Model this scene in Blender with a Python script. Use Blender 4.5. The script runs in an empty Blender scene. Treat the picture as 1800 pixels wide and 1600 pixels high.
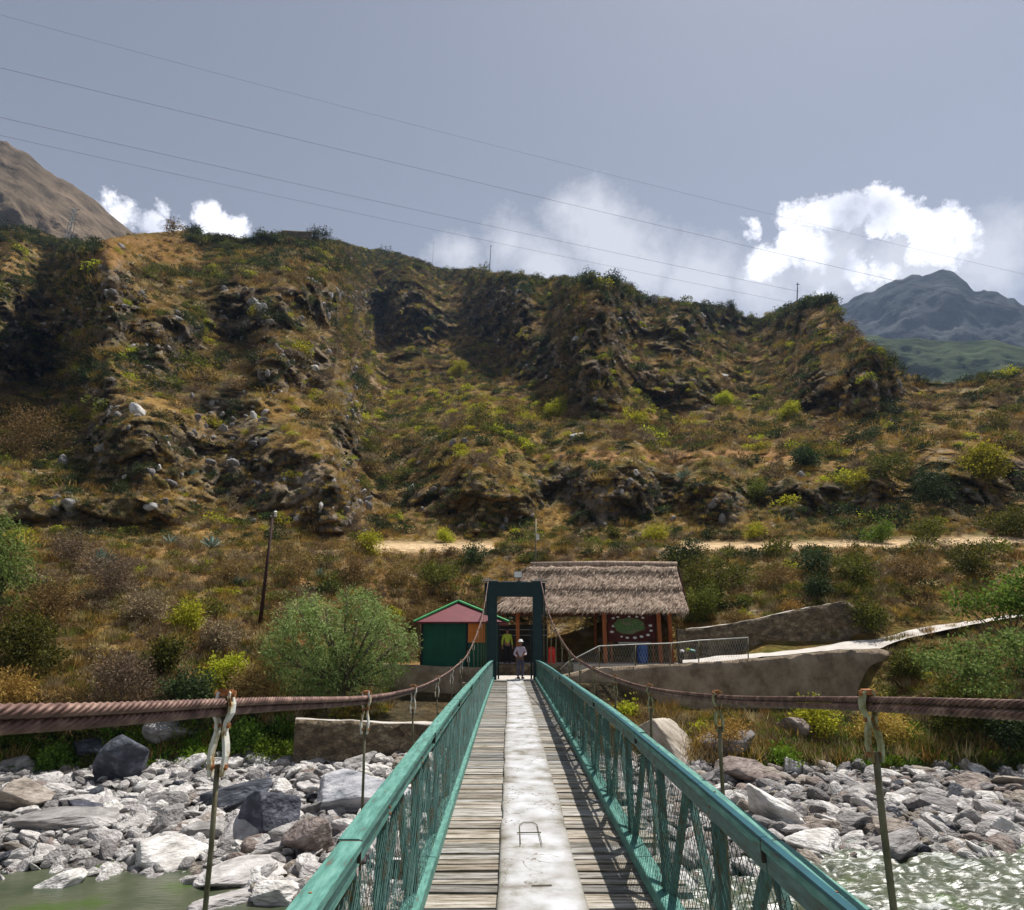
import bpy, math, random
import numpy as np
from mathutils import Vector, Matrix, Euler
R = math.radians
random.seed(7); rng = np.random.default_rng(7)
scene = bpy.context.scene

# ------------------------------------------------------------------ camera
F = 1150.0; PITCH = math.atan(335/F); YAW = math.atan(5/F)
cam = bpy.data.cameras.new('camera'); camo = bpy.data.objects.new('camera', cam)
scene.collection.objects.link(camo)
cam.sensor_width = 36; cam.lens = F/1800*36; cam.clip_start = .05; cam.clip_end = 9000
camo.location = (0, 0, 0); camo.rotation_euler = (R(90)+PITCH, 0, -YAW)
scene.camera = camo
scene.render.resolution_x = 1024; scene.render.resolution_y = 910

# ------------------------------------------------------------------ light and sky
SUN_EL, SUN_AZ = R(66), R(43)            # azimuth measured from +Y towards +X
SUNV = Vector((math.sin(SUN_AZ)*math.cos(SUN_EL), math.cos(SUN_AZ)*math.cos(SUN_EL), math.sin(SUN_EL)))
sl = bpy.data.lights.new('sun', 'SUN'); sl.energy = 5.0; sl.angle = R(.5); sl.color = (1, .955, .9)
so = bpy.data.objects.new('sun', sl); scene.collection.objects.link(so)
so.rotation_euler = (-SUNV).to_track_quat('-Z', 'Y').to_euler()
scene.view_settings.view_transform = 'Standard'; scene.view_settings.look = 'None'
scene.view_settings.exposure = 0.44; scene.view_settings.gamma = 1

def rayv(x, y):
    x = np.asarray(x, float); y = np.asarray(y, float)
    cx = (x-900)/F; cy = (800-y)/F
    Y = np.cos(PITCH)-cy*np.sin(PITCH); Z = np.sin(PITCH)+cy*np.cos(PITCH)
    return np.stack([cx*np.cos(YAW)+Y*np.sin(YAW), -cx*np.sin(YAW)+Y*np.cos(YAW), Z*np.ones_like(cx)], -1)
def at_range(x, y, D):                   # point on the sight line at horizontal range D
    v = rayv(x, y); return v*(np.asarray(D)/np.hypot(v[..., 0], v[..., 1]))[..., None]
def at_y(x, y, Y): v = rayv(x, y); return v*Y/v[1]
def at_z(x, y, z): v = rayv(x, y); return v*z/v[2]

w = bpy.data.worlds.new('World'); scene.world = w; w.use_nodes = True
nt = w.node_tree; nt.nodes.clear()
def N(t, tree=None, **k):
    n = (tree or nt).nodes.new(t)
    for a, b in k.items(): setattr(n, a, b)
    return n
out = N('ShaderNodeOutputWorld'); bg = N('ShaderNodeBackground'); bg.inputs[1].default_value = .1
nt.links.new(bg.outputs[0], out.inputs[0])
sky = N('ShaderNodeTexSky', sky_type='NISHITA', sun_disc=False, sun_elevation=SUN_EL, sun_rotation=SUN_AZ, altitude=2600, air_density=1.0, dust_density=3.0, ozone_density=1.0)
hsv = N('ShaderNodeHueSaturation'); hsv.inputs['Saturation'].default_value = .4; hsv.inputs['Value'].default_value = .8
nt.links.new(sky.outputs[0], hsv.inputs['Color'])
tint = N('ShaderNodeMix', data_type='RGBA', blend_type='MULTIPLY'); tint.inputs[0].default_value = 1; tint.inputs[7].default_value = (1.015, .995, 1.01, 1); nt.links.new(hsv.outputs[0], tint.inputs[6])
tc = N('ShaderNodeTexCoord')
def math_n(op, a, b=None, c=None, clamp=False):
    m = N('ShaderNodeMath', operation=op); m.use_clamp = clamp
    for i, v in enumerate((a, b, c)):
        if v is None: continue
        if isinstance(v, (int, float)): m.inputs[i].default_value = v
        else: nt.links.new(v, m.inputs[i])
    return m.outputs[0]
# clouds: a direction field broken up by noise
cn = N('ShaderNodeTexNoise'); cn.inputs['Scale'].default_value = 16; cn.inputs['Detail'].default_value = 9; cn.inputs['Roughness'].default_value = .68
nt.links.new(tc.outputs['Generated'], cn.inputs['Vector'])
sub = N('ShaderNodeVectorMath', operation='SUBTRACT'); sub.inputs[1].default_value = (.5, .5, .5); nt.links.new(cn.outputs['Color'], sub.inputs[0])
scl = N('ShaderNodeVectorMath', operation='SCALE'); scl.inputs['Scale'].default_value = .095; nt.links.new(sub.outputs[0], scl.inputs[0])
addv = N('ShaderNodeVectorMath', operation='ADD'); nt.links.new(tc.outputs['Generated'], addv.inputs[0]); nt.links.new(scl.outputs[0], addv.inputs[1])
def cloud_field(blobs, soft, shr=.93):
    cur = None
    for (x, y, r) in blobs:
        d = rayv(x, y); d /= np.linalg.norm(d)
        ds = N('ShaderNodeVectorMath', operation='DISTANCE'); nt.links.new(addv.outputs[0], ds.inputs[0]); ds.inputs[1].default_value = tuple(d)
        k = math_n('SUBTRACT', r/F*shr, ds.outputs['Value'])
        cur = k if cur is None else math_n('MAXIMUM', cur, k)
    return math_n('MULTIPLY_ADD', cur, 1/soft, .35, clamp=True)
bright = cloud_field([(1545, 362, 38), (1590, 372, 40), (1480, 378, 38), (1440, 372, 34), (1640, 395, 46), (1690, 400, 34), (1395, 425, 40), (1350, 462, 36), (1430, 445, 30), (1540, 388, 26), (1625, 430, 30), (1510, 472, 32), (1560, 462, 26), (1395, 375, 24), (1318, 402, 17), (1660, 440, 26),
                      (1440, 520, 14), (360, 372, 26), (380, 405, 34), (415, 408, 26), (270, 365, 14), (265, 398, 26), (195, 365, 22), (215, 390, 20), (310, 400, 20)], .010, .84)
faint = cloud_field([(1005, 370, 42), (1050, 390, 66), (1075, 430, 72), (1130, 470, 66), (1230, 490, 70), (900, 430, 46), (960, 465, 60), (1340, 500, 60), (1460, 470, 70), (1600, 480, 80), (1740, 450, 60), (800, 450, 40)], .045)
# grey undersides of the bright clouds
vn = N('ShaderNodeTexNoise'); vn.inputs['Scale'].default_value = 9; vn.inputs['Detail'].default_value = 5
nt.links.new(tc.outputs['Generated'], vn.inputs['Vector'])
cr = N('ShaderNodeValToRGB'); cr.color_ramp.elements[0].position = .36; cr.color_ramp.elements[0].color = (4.3, 4.5, 5.2, 1); cr.color_ramp.elements[1].position = .5; cr.color_ramp.elements[1].color = (9.2, 9.2, 9.9, 1)
nt.links.new(vn.outputs[0], cr.inputs[0])
def mixc(f, a, b):
    m = N('ShaderNodeMix', data_type='RGBA')
    nt.links.new(f, m.inputs[0])
    for s, v in ((m.inputs[6], a), (m.inputs[7], b)):
        if isinstance(v, tuple): s.default_value = v
        else: nt.links.new(v, s)
    return m.outputs[2]
ff = math_n('MULTIPLY', faint, .72)
hole = cloud_field([(1498, 424, 24), (1535, 436, 26), (1575, 440, 22), (1470, 412, 16)], .012)
bright = math_n('SUBTRACT', bright, hole, clamp=True)
c1 = mixc(ff, tint.outputs[2], (6.6, 6.6, 6.9, 1))
c2 = mixc(bright, c1, cr.outputs[0])
nt.links.new(c2, bg.inputs[0])

# ------------------------------------------------------------------ helpers: objects
def tag(o, label=None, cat=None, group=None, kind=None):
    if label: o['label'] = label
    if cat: o['category'] = cat
    if group: o['group'] = group
    if kind: o['kind'] = kind
    return o
def empty(name, loc=(0, 0, 0), rz=0, **k):
    o = bpy.data.objects.new(name, None); scene.collection.objects.link(o)
    o.location = loc; o.rotation_euler = (0, 0, rz); o.empty_display_size = .1
    return tag(o, **k)
def link(name, me, parent=None, mat=None, smooth=False):
    o = bpy.data.objects.new(name, me); scene.collection.objects.link(o)
    if parent: o.parent = parent
    if mat and not me.materials: me.materials.append(mat)
    if smooth: me.polygons.foreach_set('use_smooth', [True]*len(me.polygons))
    return o
def mesh_np(name, V, Fc, mats=(), smooth=False, cols=None, fmat=None):
    """V (n,3) array; Fc (m,k) array of equal sized faces"""
    V = np.asarray(V, np.float32); Fc = np.asarray(Fc, np.int32); m, k = Fc.shape
    me = bpy.data.meshes.new(name)
    me.vertices.add(len(V)); me.vertices.foreach_set('co', V.ravel())
    me.loops.add(m*k); me.loops.foreach_set('vertex_index', Fc.ravel())
    me.polygons.add(m); me.polygons.foreach_set('loop_start', np.arange(0, m*k, k, dtype=np.int32))
    me.polygons.foreach_set('loop_total', np.full(m, k, np.int32))
    for x in mats: me.materials.append(x)
    if smooth: me.polygons.foreach_set('use_smooth', np.ones(m, bool))
    if fmat is not None: me.polygons.foreach_set('material_index', np.asarray(fmat, np.int32))
    if cols is not None:
        a = me.color_attributes.new('Col', 'FLOAT_COLOR', 'POINT')
        c = np.ones((len(V), 4), np.float32); c[:, :3] = cols; a.data.foreach_set('color', c.ravel())
    me.update(calc_edges=True); me.validate()
    return me
class MB:
    def __init__(s): s.v = []; s.f = []; s.c = []; s.col = None
    def add(s, vs, fs):
        n = len(s.v); s.v += [tuple(v) for v in vs]; s.f += [tuple(i+n for i in f) for f in fs]
        s.c += [s.col or (1, 1, 1)]*len(vs)
    def box(s, c, size, rot=None, jit=0, taper=1):
        x, y, z = [a/2 for a in size]; M = Euler(rot).to_matrix() if rot else Matrix.Identity(3)
        vs = []
        for dz in (-z, z):
            t = taper if dz > 0 else 1
            for dx, dy in ((-x, -y), (x, -y), (x, y), (-x, y)):
                v = M @ Vector((dx*t, dy*t, dz)) + Vector(c)
                if jit: v += Vector([random.uniform(-jit, jit) for _ in range(3)])
                vs.append(v)
        s.add(vs, [(3, 2, 1, 0), (4, 5, 6, 7), (0, 1, 5, 4), (1, 2, 6, 5), (2, 3, 7, 6), (3, 0, 4, 7)])
    def beam(s, p, q, w, h, up=(0, 0, 1), ch=0):
        """rectangular bar, chamfered if ch"""
        p = Vector(p); q = Vector(q); d = (q-p).normalized(); u = Vector(up)
        r = d.cross(u)
        if r.length < 1e-4: r = d.cross(Vector((0, 1, 0)))
        r.normalize(); u = r.cross(d).normalized()
        if ch:
            pr = [(-w/2+ch, -h/2), (w/2-ch, -h/2), (w/2, -h/2+ch), (w/2, h/2-ch), (w/2-ch, h/2), (-w/2+ch, h/2), (-w/2, h/2-ch), (-w/2, -h/2+ch)]
        else: pr = [(-w/2, -h/2), (w/2, -h/2), (w/2, h/2), (-w/2, h/2)]
        n = len(pr); vs = [p+r*a+u*b for a, b in pr]+[q+r*a+u*b for a, b in pr]
        fs = [tuple(range(n))[::-1], tuple(range(n, 2*n))]+[(i, (i+1) % n, n+(i+1) % n, n+i) for i in range(n)]
        s.add(vs, fs)
    def tube(s, pts, r, n=8, cap=True, twist=0):
        pts = [Vector(p) for p in pts]; rs = r if isinstance(r, (list, tuple)) else [r]*len(pts)
        vs = []; prev = None
        for i, p in enumerate(pts):
            d = (pts[min(i+1, len(pts)-1)]-pts[max(i-1, 0)]).normalized()
            if prev is None:
                a = d.cross(Vector((0, 0, 1)))
                if a.length < 1e-3: a = d.cross(Vector((1, 0, 0)))
            else: a = prev-d*prev.dot(d)
            a.normalize(); prev = a; b = d.cross(a)
            for k in range(n):
                t = 2*math.pi*k/n; vs.append(p+(a*math.cos(t)+b*math.sin(t))*rs[i])
        fs = [(i*n+k, i*n+(k+1) % n, (i+1)*n+(k+1) % n, (i+1)*n+k) for i in range(len(pts)-1) for k in range(n)]
        if cap: fs += [tuple(range(n))[::-1], tuple(range((len(pts)-1)*n, len(pts)*n))]
        s.add(vs, fs)
    def build(s, name, mat, parent=None, smooth=False, colors=False):
        me = bpy.data.meshes.new(name); me.from_pydata(s.v, [], s.f)
        if mat: me.materials.append(mat)
        if colors:
            a = me.color_attributes.new('Col', 'FLOAT_COLOR', 'POINT')
            a.data.foreach_set('color', np.array([(*c, 1) for c in s.c], np.float32).ravel())
        me.update(); o = link(name, me, parent, None, smooth)
        return o
def copy_tree(o, parent=None):
    c = o.copy(); scene.collection.objects.link(c); c.parent = parent
    for ch in list(o.children): copy_tree(ch, c)
    return c

# ------------------------------------------------------------------ helpers: noise in numpy
def _h(ix, iy, iz, s):
    n = (ix.astype(np.int64)*374761393+iy.astype(np.int64)*668265263+iz.astype(np.int64)*2147483647+s*1274126177) & 0xffffffff
    n = ((n ^ (n >> 13))*1274126177) & 0xffffffff; n = ((n ^ (n >> 16))*2246822519) & 0xffffffff
    return ((n ^ (n >> 15)) & 0xffffff)/float(0xffffff)
def vnoise(P, s=0):
    P = np.asarray(P, float); i = np.floor(P).astype(np.int64); f = P-i; f = f*f*(3-2*f); r = 0
    for dx in (0, 1):
        for dy in (0, 1):
            for dz in (0, 1):
                wt = (f[..., 0] if dx else 1-f[..., 0])*(f[..., 1] if dy else 1-f[..., 1])*(f[..., 2] if dz else 1-f[..., 2])
                r = r+wt*_h(i[..., 0]+dx, i[..., 1]+dy, i[..., 2]+dz, s)
    return r
def fbm(P, octv=4, s=0, ridged=False, gain=.5):
    a = 1; t = 0; tot = 0
    for o in range(octv):
        n = vnoise(P*(2**o)+o*17.3, s+o)
        if ridged: n = 1-abs(2*n-1)
        t = t+a*n; tot += a; a *= gain
    return t/tot

# ------------------------------------------------------------------ helpers: materials
def newmat(name):
    m = bpy.data.materials.new(name); m.use_nodes = True
    return m, m.node_tree, m.node_tree.nodes['Principled BSDF']
def ramp(tree, fac, stops):
    r = tree.nodes.new('ShaderNodeValToRGB'); tree.links.new(fac, r.inputs[0]); e = r.color_ramp.elements
    while len(e) < len(stops): e.new(.5)
    for i, (p, c) in enumerate(stops): e[i].position = p; e[i].color = (*c, 1)
    return r.outputs[0]
def nmat(name, stops, scale=5, detail=6, rough=.85, bump=.3, bscale=None, coord='pos', rnd=0, attr=False, stretch=None, metal=0, spec=.3, bdist=.02, attrmix=1., dist=0, vor=0):
    m, t, b = newmat(name); L = t.links
    b.inputs['Roughness'].default_value = rough; b.inputs['Metallic'].default_value = metal; b.inputs['Specular IOR Level'].default_value = spec
    if coord == 'pos': src = t.nodes.new('ShaderNodeNewGeometry').outputs['Position']
    else: src = t.nodes.new('ShaderNodeTexCoord').outputs['Object']
    if stretch:
        mp = t.nodes.new('ShaderNodeMapping'); mp.inputs['Scale'].default_value = stretch; L.new(src, mp.inputs[0]); src = mp.outputs[0]
    n = t.nodes.new('ShaderNodeTexNoise'); n.inputs['Scale'].default_value = scale; n.inputs['Detail'].default_value = detail; n.inputs['Roughness'].default_value = .65
    n.inputs['Distortion'].default_value = dist
    L.new(src, n.inputs['Vector']); col = ramp(t, n.outputs[0], stops)
    if rnd:
        oi = t.nodes.new('ShaderNodeObjectInfo'); h = t.nodes.new('ShaderNodeHueSaturation')
        mr = t.nodes.new('ShaderNodeMapRange'); L.new(oi.outputs['Random'], mr.inputs[0]); mr.inputs[3].default_value = 1-rnd; mr.inputs[4].default_value = 1+rnd
        L.new(mr.outputs[0], h.inputs['Value'])
        m2 = t.nodes.new('ShaderNodeMath'); m2.operation = 'MULTIPLY_ADD'; L.new(oi.outputs['Random'], m2.inputs[0]); m2.inputs[1].default_value = .05; m2.inputs[2].default_value = .475
        L.new(m2.outputs[0], h.inputs['Hue']); L.new(col, h.inputs['Color']); col = h.outputs[0]
    if attr:
        a = t.nodes.new('ShaderNodeAttribute'); a.attribute_name = 'Col'
        x = t.nodes.new('ShaderNodeMix'); x.data_type = 'RGBA'; x.blend_type = 'MULTIPLY'; x.inputs[0].default_value = attrmix
        L.new(col, x.inputs[6]); L.new(a.outputs['Color'], x.inputs[7]); col = x.outputs[2]
    if vor:
        vc = t.nodes.new('ShaderNodeTexVoronoi'); vc.inputs['Scale'].default_value = vor; ve = t.nodes.new('ShaderNodeTexVoronoi'); ve.feature = 'DISTANCE_TO_EDGE'; ve.inputs['Scale'].default_value = vor
        mp2 = t.nodes.new('ShaderNodeMapping'); mp2.inputs['Scale'].default_value = (.8, .8, 1.6); L.new(src, mp2.inputs[0]); L.new(mp2.outputs[0], vc.inputs['Vector']); L.new(mp2.outputs[0], ve.inputs['Vector'])
        sc_ = t.nodes.new('ShaderNodeSeparateColor'); L.new(vc.outputs['Color'], sc_.inputs[0]); r1 = ramp(t, sc_.outputs[0], [(0, (.65, .65, .65)), (1, (1.3, 1.27, 1.2))]); r2 = ramp(t, ve.outputs['Distance'], [(.0, (.45, .42, .38)), (.07, (1, 1, 1))])
        for r_x in (r1, r2):
            xm = t.nodes.new('ShaderNodeMix'); xm.data_type = 'RGBA'; xm.blend_type = 'MULTIPLY'; xm.inputs[0].default_value = 1; L.new(col, xm.inputs[6]); L.new(r_x, xm.inputs[7]); col = xm.outputs[2]
    L.new(col, b.inputs['Base Color'])
    if bump:
        n2 = t.nodes.new('ShaderNodeTexNoise'); n2.inputs['Scale'].default_value = bscale or scale*3; n2.inputs['Detail'].default_value = 6; L.new(src, n2.inputs['Vector'])
        bp = t.nodes.new('ShaderNodeBump'); bp.inputs['Strength'].default_value = bump; bp.inputs['Distance'].default_value = bdist
        L.new(n2.outputs[0], bp.inputs['Height']); L.new(bp.outputs[0], b.inputs['Normal'])
    return m
def leafmat(name, c1, c2, trans=.35, rnd=.3):
    m, t, b = newmat(name); L = t.links; b.inputs['Roughness'].default_value = .7; b.inputs['Specular IOR Level'].default_value = .15
    g = t.nodes.new('ShaderNodeNewGeometry'); oi = t.nodes.new('ShaderNodeObjectInfo')
    col = ramp(t, g.outputs['Random Per Island'], [(0, c1), (1, c2)])
    h = t.nodes.new('ShaderNodeHueSaturation'); mr = t.nodes.new('ShaderNodeMapRange'); L.new(oi.outputs['Random'], mr.inputs[0]); mr.inputs[3].default_value = 1-rnd; mr.inputs[4].default_value = 1+rnd
    L.new(mr.outputs[0], h.inputs['Value']); L.new(col, h.inputs['Color'])
    m2 = t.nodes.new('ShaderNodeMath'); m2.operation = 'MULTIPLY_ADD'; L.new(oi.outputs['Random'], m2.inputs[0]); m2.inputs[1].default_value = .035; m2.inputs[2].default_value = .49; L.new(m2.outputs[0], h.inputs['Hue'])
    L.new(h.outputs[0], b.inputs['Base Color'])
    tr = t.nodes.new('ShaderNodeBsdfTranslucent'); L.new(h.outputs[0], tr.inputs[0])
    mx = t.nodes.new('ShaderNodeMixShader'); mx.inputs[0].default_value = trans
    L.new(b.outputs[0], mx.inputs[1]); L.new(tr.outputs[0], mx.inputs[2]); L.new(mx.outputs[0], t.nodes['Material Output'].inputs[0])
    return m

M = {}
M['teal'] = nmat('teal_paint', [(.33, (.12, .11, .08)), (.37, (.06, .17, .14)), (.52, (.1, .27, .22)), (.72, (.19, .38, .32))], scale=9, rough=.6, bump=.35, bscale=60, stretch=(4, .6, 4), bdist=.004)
M['teal_side'] = nmat('worn_teal_paint_shaded', [(.35, (.12, .1, .07)), (.4, (.09, .13, .11)), (.52, (.1, .175, .155)), (.7, (.14, .24, .21))], scale=7, rough=.65, bump=.3, bscale=50, stretch=(4, .7, 4), bdist=.004)  # darker, greyer teal: shade on the right beam put into its colour
M['teal_shadow'] = nmat('cable_shadow_teal', [(.3, (.004, .06, .08)), (.7, (.008, .1, .13))], scale=6, rough=.5, bump=.1)  # colour of the twin cables' shadow on the right rail cap
M['post'] = nmat('post_paint', [(.36, (.09, .07, .03)), (.46, (.06, .12, .1)), (.7, (.1, .23, .2))], scale=8, rough=.7, bump=.3, stretch=(3, 3, .6))
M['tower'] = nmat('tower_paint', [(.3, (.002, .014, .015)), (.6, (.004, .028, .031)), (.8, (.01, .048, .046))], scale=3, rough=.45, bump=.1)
M['mesh'] = nmat('wire_paint', [(.38, (.07, .06, .03)), (.48, (.03, .1, .09)), (.66, (.1, .2, .17))], scale=5, rough=.6, bump=0)
M['plank'] = nmat('weathered_plank', [(.28, (.07, .06, .035)), (.4, (.2, .175, .125)), (.52, (.4, .37, .325)), (.72, (.66, .63, .59))], scale=3.2, detail=9, rough=.9, bump=.8, bscale=14, stretch=(1, 9, 9), bdist=.012, attr=True)
M['rust'] = nmat('rusty_cable', [(.3, (.05, .022, .018)), (.5, (.15, .08, .062)), (.75, (.38, .25, .19))], scale=14, rough=.6, bump=.2, bscale=120, bdist=.002, metal=.2, spec=.5)
M['rod'] = nmat('old_rod', [(.35, (.1, .085, .045)), (.6, (.2, .18, .11))], scale=10, rough=.5, bump=.2, metal=.3)
M['clamp'] = nmat('rust_stained_clamp', [(.36, (.2, .08, .02)), (.42, (.45, .36, .2)), (.5, (.62, .6, .52)), (.7, (.72, .72, .68))], scale=16, detail=4, rough=.6, bump=.3, bscale=80, bdist=.003)
M['clamp2'] = nmat('mossy_clamp', [(.38, (.2, .08, .02)), (.45, (.22, .21, .09)), (.55, (.34, .34, .19)), (.72, (.5, .5, .36))], scale=16, detail=4, rough=.6, bump=.3, bscale=80, bdist=.003)
M['bolt'] = nmat('rusty_bolt', [(.35, (.16, .05, .015)), (.6, (.4, .17, .06)), (.75, (.55, .35, .2))], scale=50, rough=.8, bump=.3)
M['dark'] = nmat('dark_timber', [(.3, (.02, .018, .015)), (.7, (.07, .055, .04))], scale=6, rough=.9, bump=.3)
M['wood_red'] = nmat('red_brown_timber', [(.3, (.2, .05, .015)), (.6, (.42, .13, .035)), (.8, (.55, .2, .07))], scale=4, rough=.7, bump=.2, stretch=(3, 3, .5))
M['green_wall'] = nmat('green_wall_paint', [(.3, (.006, .07, .04)), (.7, (.012, .11, .065))], scale=1.5, rough=.7, bump=.05)
M['green_roof'] = nmat('green_roof_paint', [(.3, (.05, .3, .1)), (.7, (.1, .45, .16))], scale=3, rough=.5, bump=.1)
M['maroon'] = nmat('maroon_gable_paint', [(.3, (.12, .018, .025)), (.7, (.18, .03, .04))], scale=3, rough=.6, bump=.1)
M['orange'] = nmat('orange_paint', [(.3, (.6, .16, .02)), (.7, (.8, .26, .04))], scale=3, rough=.6, bump=.1)
M['thatch'] = nmat('straw_thatch', [(.3, (.15, .1, .07)), (.5, (.36, .265, .2)), (.7, (.58, .46, .37))], scale=2.2, detail=8, rough=.95, bump=.6, bscale=10, stretch=(5, .8, .8))
M['straw'] = leafmat('straw_strands', (.22, .15, .105), (.66, .54, .43), trans=.1, rnd=.1)
M['wallstone'] = nmat('rendered_stone_wall', [(.3, (.13, .095, .062)), (.5, (.29, .225, .155)), (.72, (.44, .355, .26))], scale=1.3, detail=9, rough=.95, bump=.9, bscale=5, bdist=.06)
M['masonry'] = nmat('rough_masonry', [(.3, (.07, .052, .033)), (.5, (.14, .108, .07)), (.72, (.28, .235, .17))], vor=4.2, scale=2.5, detail=9, rough=.95, bump=1, bscale=4, bdist=.1)
M['pathm'] = nmat('pale_dust_path', [(.3, (.42, .38, .33)), (.7, (.62, .58, .53))], scale=1.5, rough=.95, bump=.4)
M['white'] = nmat('white_paint', [(.3, (.6, .6, .58)), (.7, (.8, .8, .78))], scale=5, rough=.6, bump=0)
M['pipe'] = nmat('galvanised_pipe', [(.3, (.3, .3, .27)), (.7, (.5, .5, .46))], scale=5, rough=.5, bump=0, metal=.3)
M['bark'] = nmat('bark', [(.3, (.06, .045, .03)), (.7, (.2, .16, .11))], scale=5, rough=.95, bump=.6, stretch=(3, 3, .6))
M['rustpole'] = nmat('rusty_pole', [(.3, (.02, .01, .008)), (.7, (.06, .024, .018))], scale=3, rough=.8, bump=.1)
M['blue'] = nmat('blue_plastic', [(.3, (.01, .05, .2)), (.7, (.03, .1, .32))], scale=3, rough=.45, bump=0)
M['red'] = nmat('red_plastic', [(.3, (.55, .02, .01)), (.7, (.75, .05, .02))], scale=3, rough=.5, bump=0)
M['skin'] = nmat('skin', [(.3, (.25, .12, .07)), (.7, (.36, .18, .11))], scale=8, rough=.6, bump=0, coord='obj')
M['shirt'] = nmat('pale_lilac_shirt', [(.3, (.5, .42, .52)), (.7, (.74, .64, .74))], scale=6, rough=.9, bump=.2, coord='obj')
M['trouser'] = nmat('grey_trousers', [(.3, (.06, .06, .1)), (.7, (.12, .12, .17))], scale=6, rough=.9, bump=.2, coord='obj')
M['hiviz'] = nmat('yellow_green_vest', [(.3, (.3, .42, .03)), (.7, (.5, .6, .07))], scale=6, rough=.8, bump=.1, coord='obj')
M['black'] = nmat('black_cloth', [(.3, (.01, .01, .014)), (.7, (.03, .03, .04))], scale=6, rough=.9, bump=.1, coord='obj')

# ================================================================== TERRAIN
PX = np.arange(-900, 2701, 4.0)
cols_px = [-900, 300, 520, 600, 700, 860, 960, 1200, 1350, 1500, 1620, 1800, 2700]
rows_y = [1440, 1345, 1300, 1270, 1240, 1200, 1180, 1165, 1140, 1125, 1100, 1050, 1000, 965, 955, 935]
Dtab = np.array([
    [22.5, 25.3, 26.8, 27.7, 28.9, 30.5, 31.3, 32, 33.4, 34.3, 36, 39.5, 44, 48, 50.5, 54],
    [22.5, 25.3, 26.8, 27.7, 28.9, 30.5, 31.3, 32, 33.4, 34.3, 36, 39.5, 44, 48, 51, 55],
    [22.5, 26.2, 27.2, 27.5, 29.2, 30.5, 31.3, 32, 33.4, 34.3, 36, 39.5, 44, 48, 53, 56],
    [22.5, 26.4, 27.2, 27.4, 29.4, 30.5, 31.3, 32, 34, 35, 37, 40.5, 44.5, 48, 54, 57],
    [22.5, 26.5, 27.1, 27.3, 29.2, 31.0, 34, 37, 38.5, 39, 40.5, 43, 46, 49, 55, 58],
    [22.5, 26.3, 27.0, 27.4, 29, 30.6, 37.5, 38.5, 39.2, 39.8, 41, 43.5, 46.5, 49, 55, 58],
    [22.5, 25.4, 26.8, 27.6, 28.4, 29.0, 37.5, 38.5, 39.2, 39.8, 41, 43.5, 46.5, 49, 55, 58],
    [22.5, 25.3, 27.2, 29.0, 31.6, 31.9, 36, 37.6, 38.2, 38.6, 39.2, 42, 46, 49, 55, 58],
    [22.5, 25.3, 27.4, 30.2, 33.3, 33.4, 33.5, 33.6, 35.6, 36.5, 36.8, 40.5, 45.5, 49.5, 54, 57],
    [22.5, 25.3, 27.6, 30.6, 35.0, 35.2, 35.3, 35.4, 36.6, 38.0, 38.3, 39.0, 44, 49.5, 54, 57],
    [22.5, 25.3, 27.8, 30.0, 32, 34.8, 35.8, 36.4, 37.3, 38.0, 40.6, 44, 47.5, 51, 55, 58],
    [22.5, 25.3, 27.6, 29.4, 31.4, 35, 37, 38.6, 40.2, 41.2, 42.6, 46, 49.5, 52.5, 57, 60],
    [22.5, 25.3, 27.6, 29.4, 31.4, 35, 37, 38.6, 40.2, 41.2, 42.6, 46, 49.5, 52.5, 57, 60]])
yA = np.arange(1440, 935, -3.5); nA = len(yA)
DA = np.empty((nA, len(PX)))
tmp = np.array([np.interp(-yA, [-r for r in rows_y], Dtab[i]) for i in range(len(cols_px))])
for j in range(nA): DA[j] = np.interp(PX, cols_px, tmp[:, j])
_v = rayv(PX, np.full(len(PX), 1345.)); Dfoot = np.hypot(_v[:, 0], _v[:, 1])*(-4.0)/_v[:, 2]
_k = np.clip((yA-1215)/120, 0, 1)[:, None]; _k = _k*_k*(3-2*_k)
DA = DA*(1+_k*(np.clip(Dfoot, 20, 60)/np.interp(1345., yA[::-1], np.arange(nA)[::-1]*0+1)/25.4-1)[None])
ridge_pts = [(-900, 300), (-400, 360), (0, 402), (60, 402), (110, 425), (150, 432), (230, 412), (330, 408), (350, 414), (440, 422), (500, 412), (560, 420), (600, 428), (650, 438), (700, 446), (740, 460), (780, 474), (830, 476), (880, 480), (940, 488), (1000, 492), (1060, 492), (1100, 502), (1130, 522), (1200, 530), (1260, 537), (1290, 552), (1335, 560), (1375, 546), (1412, 530), (1448, 523), (1466, 532), (1480, 562), (1512, 592), (1545, 618), (1575, 650), (1605, 668), (1660, 674), (1720, 668), (1760, 657), (1800, 648), (1900, 636), (2300, 600), (2700, 560)]
ridge = np.interp(PX, *zip(*ridge_pts))
ridge += (fbm(np.stack([PX/28, PX*0, PX*0], -1), 3, 5)-.5)*9
nB = 190; tB = np.linspace(0, 1, nB+1)[1:]
YB = 938+(ridge[None]-938)*tB[:, None]
XB = np.broadcast_to(PX, YB.shape)
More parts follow.
